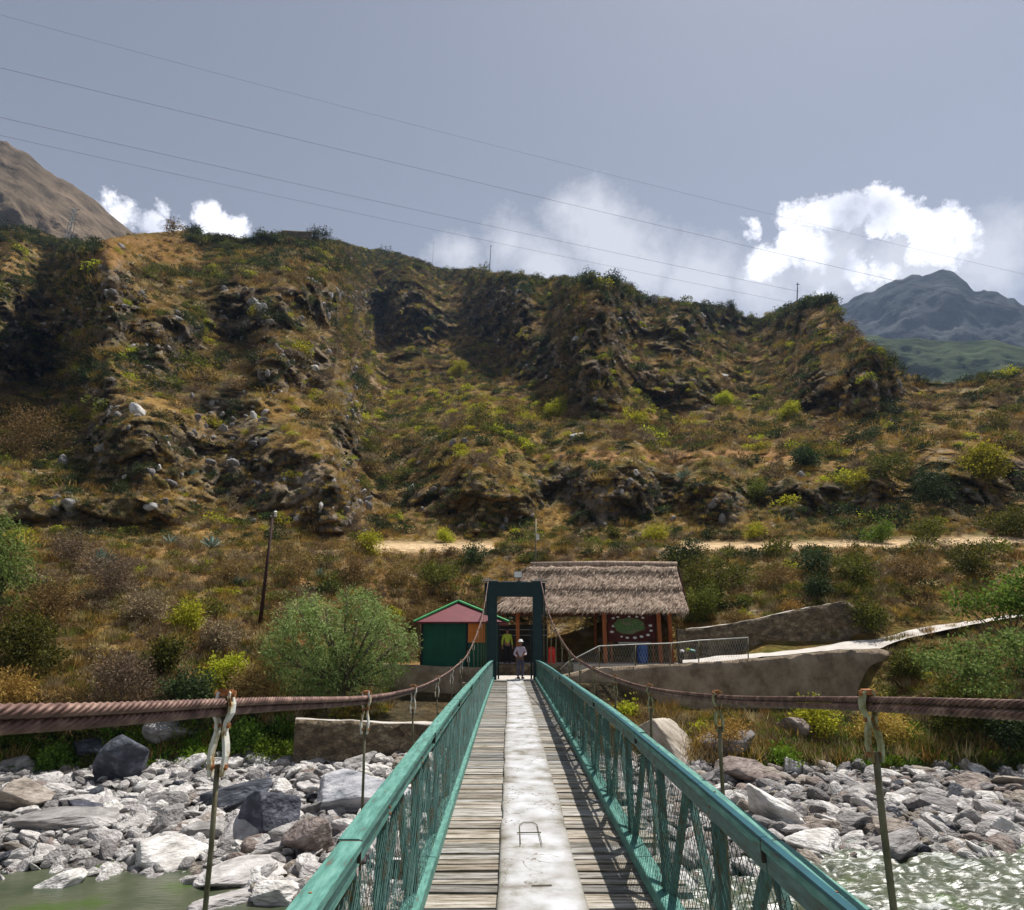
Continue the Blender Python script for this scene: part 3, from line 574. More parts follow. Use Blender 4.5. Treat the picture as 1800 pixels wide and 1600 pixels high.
keepg = ~((Ys > 1285) & (Xs < 530)); pts, sc3, rots, ids = pts[keepg], sc3[keepg], rots[keepg], ids[keepg]
scatter('dry_scrub', 'mixed brown, grey and olive scrub with dry grass tufts covering the hillside', 'scrub', pts, sc3, rots, ids, protos)
cp = np.zeros_like(prob); cp[nr0-9:nr0-1] = 1.; cp *= inview*((Xc < 170) | (Xc > 325))*np.where((Xc > 1460), .12, 1); nck = 1100; cpt, rk, ck2 = sample(cp, nck); csz = rng.uniform(.7, 2.3, nck)*(1+.5*(rng.random(nck) < .15)); cpt[:, 2] -= csz*.1
scatter('crest_scrub', 'dark low scrub growing along the crest line of the hill', 'scrub', cpt, np.stack([csz, csz, csz*rng.uniform(.6, 1.2, nck)], -1), np.stack([csz*0, csz*0, rng.uniform(0, 6.28, nck)], -1), rng.integers(0, 5, nck), SH['dark']+SH['olive'][:2])
# fine dry grass between the shrubs on the near slope
pg = prob*(D_ < 66)*np.where((Yc > 1272) & (Xc < 530), .12, 1)*np.clip(45/D_, 0, 2)**2; ng_ = 11000; gp, r2, c3 = sample(pg, ng_)
gs = rng.uniform(.25, .62, ng_); gs = gs*(1+.4*(r2 < 40)); gid = rng.integers(0, 6, ng_)
GR = [tuft_mesh('grass_tuft', m_, 70+i, 60, 1, 1.2, .022, .5) for i, m_ in enumerate([M['straws'], M['ochre'], M['brownleaf'], M['brownleaf'], M['olive'], M['greyleaf']])]
scatter('dry_grass', 'tufts of straw coloured and brown grass low on the hillside', 'grass', gp, np.repeat(gs[:, None], 3, 1), np.stack([gs*0, gs*0, rng.uniform(0, 6.28, ng_)], -1), gid, GR)
# bright green growth at the foot of the banks
wgt = np.exp(-((Yc-1318)/26)**2)*((Xc < 520)*(Xc > -300)+(Xc > 1330)*(Xc < 2000)*.35)*e1
ngm = 4200; gp, r2, c3 = sample(wgt, ngm); gs = rng.uniform(.18, .52, ngm)
GM = [shrub_mesh('mossy_clump', M['moss'], 80, 260, .2, .3, .6), tuft_mesh('green_tuft', M['fresh'], 81, 60, 1, 1.2, .03, .6), shrub_mesh('green_clump', M['fresh'], 82, 260, .2, .3, .7), SH['dark'][0], SH['olive'][0]]
scatter('green_bank_growth', 'bright green moss and grass at the foot of the river bank', 'bank plants', gp, np.repeat(gs[:, None], 3, 1), np.stack([gs*0, gs*0, rng.uniform(0, 6.28, ngm)], -1), rng.choice([0, 1, 2, 3, 4], ngm, p=[.2, .2, .15, .3, .15]), GM)

# ---------------------------------------------------------------- stones
import bmesh
def rock_mesh(name, seed, sub=4, planes=22, nz=.06, mat=None):
    rs = np.random.default_rng(seed); bm = bmesh.new(); bmesh.ops.create_icosphere(bm, subdivisions=sub, radius=1)
    V = np.array([v.co[:] for v in bm.verts]); nn = unit(rs.normal(size=(planes, 3))); h = rs.uniform(.52, .95, planes)
    dt = V@nn.T; rr_ = np.min(np.where(dt > .12, h/np.maximum(dt, .12), 9), axis=1); V = V*np.minimum(rr_, 1.25)[:, None]
    V = V*(1+nz*(fbm(V*2.2+seed, 4, seed)-.5)[:, None]*2+nz*.5*(fbm(V*7+seed, 3, seed+5)-.5)[:, None])
    for v, c in zip(bm.verts, V): v.co = c
    me = bpy.data.meshes.new(name); bm.to_mesh(me); bm.free(); me.materials.append(mat)
    me.polygons.foreach_set('use_smooth', [True]*len(me.polygons)); return me
def rockmat(name, c0, c1, c2, rnd=.25):
    return nmat(name, [(.3, c0), (.5, c1), (.7, c2)], scale=1.6, detail=10, rough=.85, bump=.9, bscale=3.5, coord='obj', rnd=rnd, bdist=.12, stretch=(1, 1, 1.5))
M['r_white'] = rockmat('pale_rock', (.26, .24, .22), (.5, .475, .45), (.74, .72, .7))
M['r_grey'] = rockmat('grey_rock', (.1, .095, .09), (.24, .225, .215), (.42, .4, .385))
M['r_brown'] = rockmat('brown_rock', (.12, .095, .078), (.27, .225, .19), (.45, .4, .35))
M['r_dark'] = rockmat('dark_rock', (.022, .026, .034), (.06, .065, .08), (.17, .18, .21))
M['r_tan'] = rockmat('tan_rock', (.2, .16, .12), (.4, .345, .28), (.6, .54, .47), .1)
M['r_slab'] = rockmat('blue_grey_slab', (.07, .1, .12), (.4, .4, .42), (.62, .6, .6), .1)
RK = {k_: [rock_mesh(k_+'_stone', 200+17*i+j, 3, 11+2*j, .05, M['r_'+k_]) for j in range(4)] for i, k_ in enumerate(['white', 'grey', 'brown', 'dark'])}
RKh = {}
def rockcol(x, side_u):
    if x < 1.: return rng.choice(['white', 'grey', 'brown', 'dark'], p=[.7, .2, .07, .03])
    return rng.choice(['white', 'grey', 'brown', 'dark'], p=[.38, .36, .23, .03])
# uncountable stones of the bed
ns = 15000; sx = rng.uniform(-24, 30, ns*3); syy = rng.uniform(11, 31, ns*3)
Df = np.interp(np.arctan2(sx, syy), np.arctan2(_v[:, 0], _v[:, 1]), Dfoot); shs = shore(sx)
ok = (syy > shs-.5-rng.random(ns*3)*.5) & (np.hypot(sx, syy) < Df*1.06); sx = sx[ok][:ns]; syy = syy[ok][:ns]; ns = len(sx)
ss = np.clip(rng.lognormal(-2.1, .5, ns), .05, .42); sz = bedz(sx, syy)+ss*.25
scid = np.array([['white', 'grey', 'brown', 'dark'].index(rockcol(x_, 0))*4+rng.integers(0, 4) for x_ in sx])
srot = np.stack([rng.normal(size=ns)*.35, rng.normal(size=ns)*.35, rng.uniform(0, 6.28, ns)], -1)
scatter('river_stones', 'loose grey and pale stones covering both sides of the riverbed', 'stones', np.stack([sx, syy, sz], -1), np.stack([ss*rng.uniform(.8, 1.6, ns), ss, ss*rng.uniform(.4, .8, ns)], -1), srot, scid, [m_ for k_ in ['white', 'grey', 'brown', 'dark'] for m_ in RK[k_]])
# pale stones lying on the slopes and rock faces
wst = e1*inview*((clall[:-1, :-1] > .25)*1.+.1)*(Yc < 950)*(np.exp(-((Xc-480)/420)**2)+.35+2.5*np.exp(-((Xc-645)/22)**2)*(Yc > 560)); nst = 3200; gp, r2, c3 = sample(wst, nst)
gs = rng.lognormal(-1.15, .45, nst)
scatter('hillside_stones', 'pale broken stones strewn on the rock faces of the hillside', 'stones', gp, np.stack([gs, gs*.8, gs*.6], -1), rng.normal(size=(nst, 3)), rng.integers(0, 4, nst)+np.where(rng.random(nst) < .3, 0, 4), RK['white']+RK['grey'])
# placed boulders: pixel centre, pixel size, kind, label
def place_rock(px, py, wpx, hpx, kindr, label, z=None, seed=0, rot=(0, 0, 0), group=None, D=None, name='boulder', depth=1.0):
    if D is None:
        pt = at_z(px, py+hpx*.35, z if z is not None else -4.35)
        for _ in range(5): pt = at_z(px, py+hpx*.35, float(bedz(np.array([pt[0]]), np.array([pt[1]]))[0])) if z is None else pt
        D = math.hypot(pt[0], pt[1])
    c = at_range(px, py, D*1.01); dep = Vector(c).dot(camo.rotation_euler.to_matrix() @ Vector((0, 0, -1)))
    sx_, sz_ = wpx/F*dep/2, hpx/F*dep/2
    me = rock_mesh(name, 400+seed, 5, 11+seed % 6, .035, M['r_'+kindr] if 'r_'+kindr in M else M[kindr])
    o = link(name, me); az = math.atan2(c[0], c[1]); o.location = c; o.rotation_euler = (rot[0], rot[1], rot[2]-az)
    co = np.array([v.co[:] for v in me.vertices]); ext = (co.max(0)-co.min(0))/2
    o.scale = (sx_/ext[0], (sx_*.6+sz_*.4)*depth/ext[1], sz_/ext[2])
    return tag(o, label, 'boulder', group)
hero = [
 (620, 1402, 175, 85, 'slab', 'large tilted blue grey slab boulder left of the bridge railing', (.15, -.12, 0)),
 (545, 1475, 84, 76, 'brown', 'rounded brown boulder beside the left bridge rail, below the big slab', (0, 0, .4)),
 (475, 1440, 104, 92, 'dark', 'dark rounded boulder left of the brown boulder', (0, 0, 0)),
 (305, 1505, 120, 66, 'white', 'pale blocky boulder at the edge of the calm left water', (0, -.1, .3)),
 (228, 1345, 84, 86, 'dark', 'hanging dark blue boulder with a brown underside on the left bank', (.3, 0, 0)),
 (165, 1322, 66, 66, 'dark', 'dark boulder in the bank, just left of the hanging one', (0, .2, 0)),
 (257, 1300, 56, 40, 'grey', 'grey boulder resting above the hanging dark blue boulder', (0, .1, 0)),
 (312, 1285, 110, 56, 'grey', 'wide grey boulder in the bank under the left cable', (0, .15, 0)),
 (42, 1402, 104, 66, 'brown', 'brown slab boulder at the far left edge', (0, .2, 0)),
 (135, 1440, 165, 44, 'grey', 'long flat grey slab on the left shore', (0, -.05, 0)),
 (292, 1448, 46, 72, 'grey', 'thin grey stone slab leaning upright on the left shore', (0, .5, 0)),
 (412, 1400, 120, 46, 'dark', 'dark flat boulder at the foot of the bank left of the slab', (0, -.2, 0)),
 (92, 1568, 90, 50, 'white', 'pale pointed stone lying in the calm water at lower left', (0, -.3, 0)),
 (450, 1535, 165, 46, 'white', 'long pale boulder between the two left hangers', (0, -.1, 0)),
 (500, 1570, 140, 60, 'white', 'broad pale boulder against the bottom of the left rail', (0, .1, 0)),
 (400, 1590, 130, 44, 'white', 'pale boulder at the bottom edge behind the left hanger', (0, 0, 0)),
 (360, 1462, 90, 40, 'grey', 'grey boulder between the leaning slab and the dark boulder', (0, -.1, 0)),
 (1180, 1318, 165, 66, 'tan', 'huge tan boulder sloping down between the bridge and the retaining wall', (0, .7, 0)),
 (1284, 1318, 96, 66, 'grey', 'mossy grey boulder under the first right hanger', (0, 0, 0)),
 (1292, 1352, 98, 48, 'brown', 'reddish brown block below the mossy grey boulder', (0, -.08, 0)),
 (1436, 1484, 104, 52, 'white', 'pale low boulder on the shore of the rapids', (0, .1, 0)),
 (1568, 1462, 72, 56, 'brown', 'rounded grey brown boulder right of the thick hanger rod', (0, 0, 0)),
 (1500, 1445, 72, 46, 'grey', 'grey boulder left of the thick hanger rod', (0, 0, 0)),
 (1360, 1425, 100, 62, 'white', 'sloping pale slab beside the right bridge rail', (0, .35, 0)),
 (1585, 1538, 46, 34, 'brown', 'single brown stone standing in the rapids', (0, 0, 0)),
 (1708, 1375, 74, 34, 'brown', 'flat brown boulder high on the right shore', (0, .1, 0)),
 (1770, 1462, 60, 50, 'white', 'pale boulder at the water near the right edge', (0, .3, 0)),
 (1390, 1350, 34, 38, 'white', 'small white upright stone beside the green moss', (0, .3, 0)),
 (1530, 1495, 70, 30, 'white', 'pale stone at the waterline left of the hanger rod', (0, 0, 0)),
 (1640, 1420, 80, 36, 'grey', 'long grey boulder on the right shore', (0, .15, 0)),
 (1775, 1330, 60, 30, 'grey', 'grey boulder at the foot of the right bank', (0, 0, 0)),
 (1400, 1290, 70, 54, 'brown', 'brown boulder half covered by moss below the retaining wall', (0, .3, 0)),
 (1490, 1595, 60, 34, 'grey', 'wet grey stone in the rapids near the right rail', (0, 0, 0))]
for i, (px, py, w_, h_, kr, lb, ro) in enumerate(hero):
    hp = None
    if py < 1335: g_ = ground(px, min(py+h_*.25, 1340)); hp = math.hypot(g_.x, g_.y)+.15
    place_rock(px, py, w_, h_, kr, lb, seed=i, rot=ro, D=hp, name='boulder')
# smaller single boulders of the two shores, told apart only by shore, tone and distance
cnt = 0; protosR = {k_: rock_mesh('shore_boulder', 700+i, 4, 13, .04, M['r_'+k_]) for i, k_ in enumerate(['white', 'grey', 'brown'])}
tone = {'white': 'pale', 'grey': 'grey', 'brown': 'brown'}
while cnt < 230:
    x_ = random.uniform(-19, 22); y_ = random.uniform(13, 28); s_ = float(shore(np.array([x_]))[0])
    a_ = math.atan2(x_, y_); df = float(np.interp(a_, np.arctan2(_v[:, 0], _v[:, 1]), Dfoot))
    if y_ < s_-.3 or math.hypot(x_, y_) > df*1.0 or (abs(x_) < .9): continue
    k_ = random.choices(['white', 'grey', 'brown'], [.6, .25, .15] if x_ < 1 else [.45, .35, .2])[0]
    o = bpy.data.objects.new('shore_boulder', protosR[k_]); scene.collection.objects.link(o); sz_ = min(.7, random.lognormvariate(-1.2, .32)); 
    o.location = (x_, y_, float(bedz(np.array([x_]), np.array([y_]))[0])+sz_*.15); o.rotation_euler = (random.gauss(0, .3), random.gauss(0, .3), random.uniform(0, 6.28)); o.scale = (sz_*random.uniform(.9, 1.5), sz_, sz_*random.uniform(.45, .75))
    side = 'left' if x_ < 1 else 'right'; far_ = 'by the water' if y_ < s_+3.2 else ('in the middle' if y_ < s_+6.5 else 'near the bank')
    tag(o, f'small {tone[k_]} boulder among the stones {far_} of the {side} shore', 'boulder', f'{tone[k_]} boulders {far_} of the {side} shore'); cnt += 1

# ================================================================== TREES AND SINGLE BUSHES
M['willowy'] = leafmat('light_green_leaves', (.07, .11, .02), (.26, .34, .09), .4, .1)
def pxm(D): return D/F*1.0                                  # metres per photo pixel at range D (roughly)
def crown_tree(name, label, cat, base, clumps, D, mat, leaf=.16, n=9000, width=.18, droop=0., trunk_r=.12, group=None, spread=.9, limb_n=None, seed=1, flat=.8, hollow=.25):
    rs = np.random.default_rng(seed); root = empty(name, base); tag(root, label, cat, group); b = Vector(base)
    cs = []
    for (x, y, r) in clumps:
        m_ = r*pxm(D); c = Vector(at_range(x, y, D*(1+0)+rs.uniform(-1, 1)*m_*1.1)); cs.append((c, m_))
    tb = MB(); lb = MB(); mid = b.lerp(sum((c for c, _ in cs), Vector())/len(cs), .35)
    tb.tube([Vector((0, 0, -.2)), (mid-b)*.5+Vector((.05, 0, 0)), mid-b], [trunk_r*1.3, trunk_r, trunk_r*.8], 8)
    for c, m_ in cs[:limb_n]:
        q = (mid-b).lerp(c-b, .5)+Vector(rs.normal(size=3)*m_*.15); lb.tube([mid-b, q, (c-b)+Vector((0, 0, m_*.3))], [trunk_r*.6, trunk_r*.35, trunk_r*.1], 5)
        for _ in range(3):
            e = Vector(rs.normal(size=3)).normalized()*m_*.8; lb.tube([q, (c-b)*.5+q*.5, (c-b)+e], [trunk_r*.2, trunk_r*.15, trunk_r*.04], 4)
    tb.build('trunk', M['bark'], root, True); lb.build('limbs', M['bark'], root, True)
    w_ = np.array([m_**2 for _, m_ in cs]); w_ /= w_.sum(); kk = rs.choice(len(cs), n, p=w_)
    # small sprays of leaves, denser towards the outside of each clump
    nsp = max(1, n//14); ks = rs.choice(len(cs), nsp, p=w_); d = unit(rs.normal(size=(nsp, 3))); rad = (hollow+(1-hollow)*rs.random(nsp))
    ctr = np.array([list(c-b) for c, _ in cs])[ks]+d*(np.array([m_ for _, m_ in cs])[ks]*rad)[:, None]*np.array([1, 1, flat])
    j = rs.integers(0, nsp, n); sd = unit(d[j]+rs.normal(size=(n, 3))*.5+np.array([0, 0, -droop])); along = rs.random(n)[:, None]*leaf*3.2
    p = ctr[j]+sd*along*.6+rs.normal(size=(n, 3))*leaf*spread+np.array([0, 0, -1])*along*droop*.6
    dirs = unit(sd+rs.normal(size=(n, 3))*.5+np.array([0, 0, -droop])); L = leaf*rs.uniform(.6, 1.4, n)
    vs, fs = leaves(p, dirs, L, L*width, rs); link('crown', mesh_np('crown', vs, fs, [mat]), root)
    return root
gb = ground(600, 1248)
crown_tree('willow_tree', 'pale green drooping willow tree left of the green hut', 'tree', gb, [(525, 1085, 34), (570, 1078, 28), (548, 1058, 20), (635, 1062, 34), (660, 1085, 26), (500, 1118, 30), (515, 1165, 36), (575, 1125, 44), (628, 1118, 44), (678, 1105, 34), (702, 1138, 26), (560, 1180, 44), (612, 1172, 44), (655, 1158, 34), (540, 1215, 30), (596, 1222, 32), (484, 1150, 20), (500, 1195, 24), (612, 1046, 16), (690, 1172, 22), (655, 1205, 20), (640, 1230, 16), (716, 1120, 14)], 28.6, M['paleleaf'], .13, 24000, .15, .35, .16, seed=3, hollow=.3, spread=.6)
gb = ground(1790, 1170)
crown_tree('slender_tree', 'thin bright green tree standing above the path at the right edge', 'tree', gb, [(1785, 1030, 26), (1800, 1060, 26), (1775, 1058, 16), (1755, 1045, 16), (1815, 1020, 26), (1720, 1060, 20), (1690, 1062, 18), (1670, 1050, 14), (1745, 1075, 14), (1840, 1040, 40)], 34, M['fresh'], .13, 4600, .3, .2, .07, seed=4, hollow=.1)
crown_tree('leafy_shrub', 'loose light green shrub under the slender tree beside the path', 'shrub', ground(1690, 1215), [(1640, 1158, 22), (1690, 1146, 24), (1730, 1140, 26), (1775, 1128, 26), (1800, 1150, 34), (1612, 1150, 14), (1700, 1175, 32), (1740, 1185, 36), (1650, 1165, 24)], 30.5, M['willowy'], .11, 5200, .3, .1, .05, seed=5, hollow=.1)
crown_tree('light_green_tree', 'light green tree cut by the left edge of the photo', 'tree', ground(0, 1075), [(0, 950, 30), (-30, 930, 40), (15, 985, 34), (-40, 990, 50), (35, 1005, 22), (10, 1035, 26)], 37, M['willowy'], .16, 6500, .2, .3, .1, seed=6, hollow=.4)
# trees and shrubs one can tell apart along the crest
cr_ = [(305, 393, 15, 'brownleaf', 'round bare brown tree on the orange crest of the ridge'), (345, 402, 9, 'darkgreen', 'small dark tree right of the brown crest tree'), (462, 410, 10, 'darkgreen', 'small dark pointed tree on the crest left of the flat walled ruin'), (482, 416, 8, 'darkgreen', 'small dark bush touching the left end of the flat walled ruin'),
       (553, 407, 11, 'darkgreen', 'left one of two dark trees beside the flat walled ruin'), (571, 408, 13, 'darkgreen', 'right one of two dark trees beside the flat walled ruin'), (680, 438, 12, 'darkgreen', 'dark bush on the crest left of the first pole'), (850, 468, 11, 'olive', 'low bush at the foot of the first crest pole'),
       (1032, 484, 13, 'darkgreen', 'dark bush on the middle of the crest'), (1080, 496, 14, 'darkgreen', 'dark bush on the crest just before the dip'), (1452, 524, 11, 'darkgreen', 'dark rounded bush on top of the rocky outcrop'), (1410, 535, 9, 'darkgreen', 'dark bush below the second crest pole'), (1285, 534, 8, 'darkgreen', 'tiny dark tree in the dip of the crest')]
for i, (x, y, r, mt_, lb) in enumerate(cr_):
    g = ground(x, y+r+6); D = math.hypot(g.x, g.y)
    crown_tree('crest_tree', lb, 'tree', g, [(x, y, r), (x-r*.5, y+r*.4, r*.7), (x+r*.5, y+r*.4, r*.7), (x, y+r*.7, r*.8)], D, M[mt_], .3, 900, .35, 0, .1, seed=20+i, hollow=.1, group='trees and bushes along the crest')
bs = [(980, 712, 26, 'yellowgreen', 'round bright yellow green bush in the middle of the slope'), (806, 648, 20, 'yellowgreen', 'yellow green bush under the dark middle cliff'), (1390, 720, 22, 'yellowgreen', 'yellow green bush at the foot of the rocky outcrop'), (1155, 932, 28, 'yellowgreen', 'round yellow green bush on the trail above the thatched roof'),
      (783, 942, 14, 'yellowgreen', 'slim yellow green bush on the trail left of the bridge tower'), (1330, 932, 20, 'yellowgreen', 'yellow green bush on the trail right of the thatched roof'), (1075, 938, 17, 'olive', 'olive bush left of the round bush on the trail'), (1740, 812, 42, 'yellowgreen', 'large yellow green bush high on the right slope'),
      (45, 762, 62, 'brownleaf', 'large rounded brown bush on the left slope'), (1270, 702, 18, 'yellowgreen', 'small yellow green bush left of the outcrop'), (830, 975, 26, 'darkgreen', 'upright dark bush growing across the trail behind the hut'), (1205, 968, 46, 'darkgreen', 'dark green bush behind the right end of the thatched roof'),
      (1245, 1015, 60, 'olive', 'large olive bush climbing beside the thatched roof'), (1240, 1060, 40, 'olive', 'olive bush at the right eave of the thatched shelter'), (1430, 985, 36, 'darkgreen', 'dark bush crossing the trail on the right'), (1540, 935, 26, 'fresh', 'spiky fresh green bush on the right trail'), (1630, 930, 30, 'olive', 'pale olive bush on the right trail'), (1780, 915, 34, 'olive', 'dark olive bush at the right end of the trail'),
      (740, 1080, 44, 'brownleaf', 'brown bush behind the willow and left of the hut'), (450, 1210, 60, 'brownleaf', 'brown bush left of the willow foot'), (330, 1215, 48, 'darkgreen', 'dark green bush on the left bank over the cable'), (215, 1195, 56, 'greyleaf', 'grey mauve bush on the left bank'), (180, 1010, 60, 'greyleaf', 'grey mauve bush behind the left agave'), (55, 1130, 60, 'olive', 'olive bush low at the left edge'),
      (1270, 1290, 46, 'ochre', 'tawny bush on the mound below the retaining wall'), (1105, 1245, 18, 'yellowgreen', 'small yellow tuft bush at the foot of the retaining wall'), (1420, 1262, 40, 'yellowgreen', 'yellow green bush on the bank under the right cable'), (1560, 1270, 50, 'ochre', 'tawny bush behind the thick hanger clamp'), (1700, 1240, 60, 'olive', 'wide olive bush on the right bank'), (1790, 1280, 50, 'darkgreen', 'dark bush at the right edge of the bank'),
      (345, 1345, 26, 'moss', 'bright green moss cushion beside the left hanger clamp'), (480, 1330, 34, 'moss', 'green moss cushion on the bank below the willow'), (1380, 1335, 20, 'moss', 'bright moss cushion behind the small white stone'), (1330, 860, 30, 'olive', 'olive bush on the rock band above the trail'), (640, 560, 20, 'olive', 'olive bush on the upper left cliff'),
      (565, 1312, 30, 'olive', 'olive bush hanging over the lower stone wall'), (120, 1232, 50, 'brownleaf', 'brown bush just above the cable at the left'), (90, 1052, 44, 'brownleaf', 'brown bush right of the light green tree'), (262, 1062, 46, 'greyleaf', 'grey bush in the middle of the left slope'), (392, 1120, 40, 'greyleaf', 'grey brown bush left of the telephone pole foot'),
      (335, 1085, 30, 'yellowgreen', 'yellow bush between the two grey bushes on the left slope'), (400, 1000, 42, 'brownleaf', 'brown bush left of the telephone pole middle'), (525, 1000, 36, 'brownleaf', 'brown bush right of the telephone pole'), (625, 1000, 42, 'brownleaf', 'brown bush under the trail above the willow'), (655, 952, 26, 'yellowgreen', 'yellowish bush at the left start of the trail'),
      (300, 1150, 40, 'olive', 'olive bush above the dark green bush on the left bank'), (395, 1178, 32, 'yellowgreen', 'yellow bush above the left hanger clamp'), (130, 960, 44, 'greyleaf', 'grey brown bush under the left rock face'), (705, 1010, 38, 'brownleaf', 'brown bush above the willow top, left of the hut roof'), (20, 1212, 48, 'ochre', 'straw coloured bush at the left edge over the cable'),
      (770, 1012, 34, 'olive', 'olive bush above the hut roof'), (1500, 1000, 38, 'olive', 'olive bush under the right trail'), (1600, 1005, 42, 'brownleaf', 'brown bush under the right trail'), (1710, 985, 36, 'olive', 'olive bush right of the brown bush under the right trail'), (1350, 1012, 40, 'brownleaf', 'brown bush right of the shelter roof'), (1440, 1030, 28, 'darkgreen', 'dark bush above the terrace wall'), (1525, 1078, 34, 'olive', 'olive bush at the right end of the terrace wall'), (1390, 1068, 22, 'ochre', 'tawny bush on top of the terrace wall'), (1590, 1172, 28, 'olive', 'olive bush at the right end of the retaining wall'), (1290, 1085, 20, 'brownleaf', 'brown bush on the left half of the terrace wall'), (430, 1290, 36, 'fresh', 'fresh green bush on the left bank behind the clamp'), (100, 1335, 30, 'fresh', 'fresh green bush left of the dark boulders on the bank'),
      (1560, 815, 40, 'olive', 'olive bush high on the right slope'), (1640, 850, 44, 'darkgreen', 'dark bush on the rock band at the right'), (1500, 850, 30, 'yellowgreen', 'yellow green bush on the rock band at the right'), (1420, 800, 26, 'darkgreen', 'dark bush under the rocky outcrop')]
for i, (x, y, r, mt_, lb) in enumerate(bs):
    g = ground(x, min(y+r*.75, 1344)); D = math.hypot(g.x, g.y); D2 = D if y < 1100 else D-.3
    rs = random.Random(i); cl = [(x+rs.uniform(-.55, .55)*r, y+rs.uniform(-.35, .55)*r, r*rs.uniform(.4, .62)) for _ in range(7)]
    lf = .16 if D < 40 else (.2 if D < 70 else .3); area = (r*pxm(D))**2
    tw = mt_ in ('brownleaf', 'greyleaf', 'ochre')
    crown_tree('bush', lb, 'bush', g, cl, D2, M[mt_], lf*(.75 if tw else .7), int(min(6500, 700+area*(2600 if D < 40 else 900))), .14 if tw else .28, 0, .03, seed=50+i, hollow=.1, group='single bushes on the slope', flat=.9)
AG = [(182, 990, 26), (300, 952, 18), (372, 956, 20), (332, 832, 16), (418, 1022, 18), (1206, 832, 18), (560, 1010, 14), (90, 640, 12), (450, 822, 12), (280, 850, 10)]
agl = ['dark spiky agave in the grey bush on the left slope', 'agave below the rock face, left one of a pair', 'agave below the rock face, right one of a pair', 'pale agave on the left rock face', 'small agave above the telephone pole foot', 'agave on the rock band under the outcrop', 'small agave beside the trail left of the hut', 'tiny agave on the upper left slope', 'tiny agave on the rock face, right of the pale one', 'tiny agave on the rock face, left of the pale one']
for i, (x, y, r) in enumerate(AG):
    g = ground(x, y+r*.4); D = math.hypot(g.x, g.y); s_ = r*pxm(D)*1.1; rs = np.random.default_rng(i); nn_ = 26; a_ = rs.uniform(0, 6.28, nn_); e_ = rs.uniform(.25, 1.35, nn_)
    d = np.stack([np.cos(a_)*np.cos(e_), np.sin(a_)*np.cos(e_), np.sin(e_)], -1); vs, fs = leaves(np.zeros((nn_, 3)), d, s_*rs.uniform(.8, 1.2, nn_), s_*.09, rs)
    o = link('agave', mesh_np('agave', vs, fs, [M['agave']])); o.location = g+Vector((0, 0, .05)); tag(o, agl[i], 'agave', 'agaves on the hillside')

# ================================================================== WALLS, PATH, GROUND SHEETS
def wall_strip(name, pts, zbot, thick, mat, label, cat='wall', sub=.35, nz=.07, topmat=None, step=0):
    """a stone wall along a polyline of top points; roughened faces"""
    pts = [Vector(p) for p in pts]; line = []
    for a_, b_ in zip(pts[:-1], pts[1:]):
        n_ = max(1, int((b_-a_).length/sub)); line += [a_.lerp(b_, k/n_) for k in range(n_)]
    line.append(pts[-1]); nv = 9; V = []; n_ = len(line)
    prof = []
    for i, p in enumerate(line):
        d = (line[min(i+1, n_-1)]-line[max(i-1, 0)]); d.z = 0; d.normalize(); back = Vector((-d.y, d.x, 0))
        zb = zbot[0]+(zbot[1]-zbot[0])*i/(n_-1) if isinstance(zbot, tuple) else zbot
        row = [Vector((p.x, p.y, zb+(p.z-zb)*k/(nv-1)))-back*.12*(1-k/(nv-1)) for k in range(nv)]
        row += [p+back*thick*.5, p+back*thick, Vector((p.x, p.y, zb))+back*thick]; prof.append(row)
    A = np.array([[list(v) for v in r] for r in prof]); h = (fbm(A/.7, 4, 300)-.5)[..., None]*nz*2
    A[:, :, 1:2] -= h; A[:, 6:11, 2:3] += (fbm(A[:, 6:11]/.5, 3, 301)-.5)[..., None]*nz*1.2
    i = np.arange(A.shape[0]*A.shape[1]).reshape(A.shape[:2]); Fw_ = np.stack([i[:-1, :-1], i[1:, :-1], i[1:, 1:], i[:-1, 1:]], -1)
    fm = np.zeros(Fw_.shape[:2], int)
    if topmat: fm[:, nv-1:nv+1] = 1
    o = link(name, mesh_np(name, A.reshape(-1, 3), Fw_.reshape(-1, 4), [mat]+([topmat] if topmat else []), False, None, fm.ravel())); return tag(o, label, cat)
RW = [(992, 1187, 29.8), (1050, 1174, 30.2), (1200, 1167, 30.6), (1310, 1159, 30.9), (1400, 1151, 31.1), (1480, 1143, 31.3), (1545, 1140, 31.6), (1590, 1155, 32.0), (1630, 1190, 32.2)]
rwp = [at_y(*p) for p in RW]
wall_strip('retaining_wall', rwp, (-3.6, -3.1), .4, M['wallstone'], 'long brown rendered retaining wall under the pale path right of the bridge')
tw = [(1190, 1106, 34.6), (1260, 1100, 34.4), (1330, 1088, 34.2), (1400, 1072, 34.0), (1450, 1062, 34.0), (1490, 1056, 34), (1520, 1082, 34), (1535, 1110, 34)]
wall_strip('terrace_wall', [at_y(*p) for p in tw], (-1.2, -.1), .5, M['masonry'], 'rough stone terrace wall behind the pale path, right of the thatched shelter', nz=.14, topmat=M['pathm'])
wall_strip('hut_wall', [at_y(672, 1166, 30.0), at_y(745, 1171, 30.0), at_y(858, 1174, 29.8)], (-3.2, -3.2), .5, M['wallstone'], 'brown stone wall carrying the green hut')
wall_strip('lower_wall', [at_y(520, 1264, 24.7), at_y(600, 1267, 25.1), at_y(690, 1271, 25.5), at_y(800, 1272, 25.8)], (-4.5, -4.5), .5, M['masonry'], 'dark lower stone wall beneath the willow tree by the riverbed', nz=.14, topmat=M['pathm'])
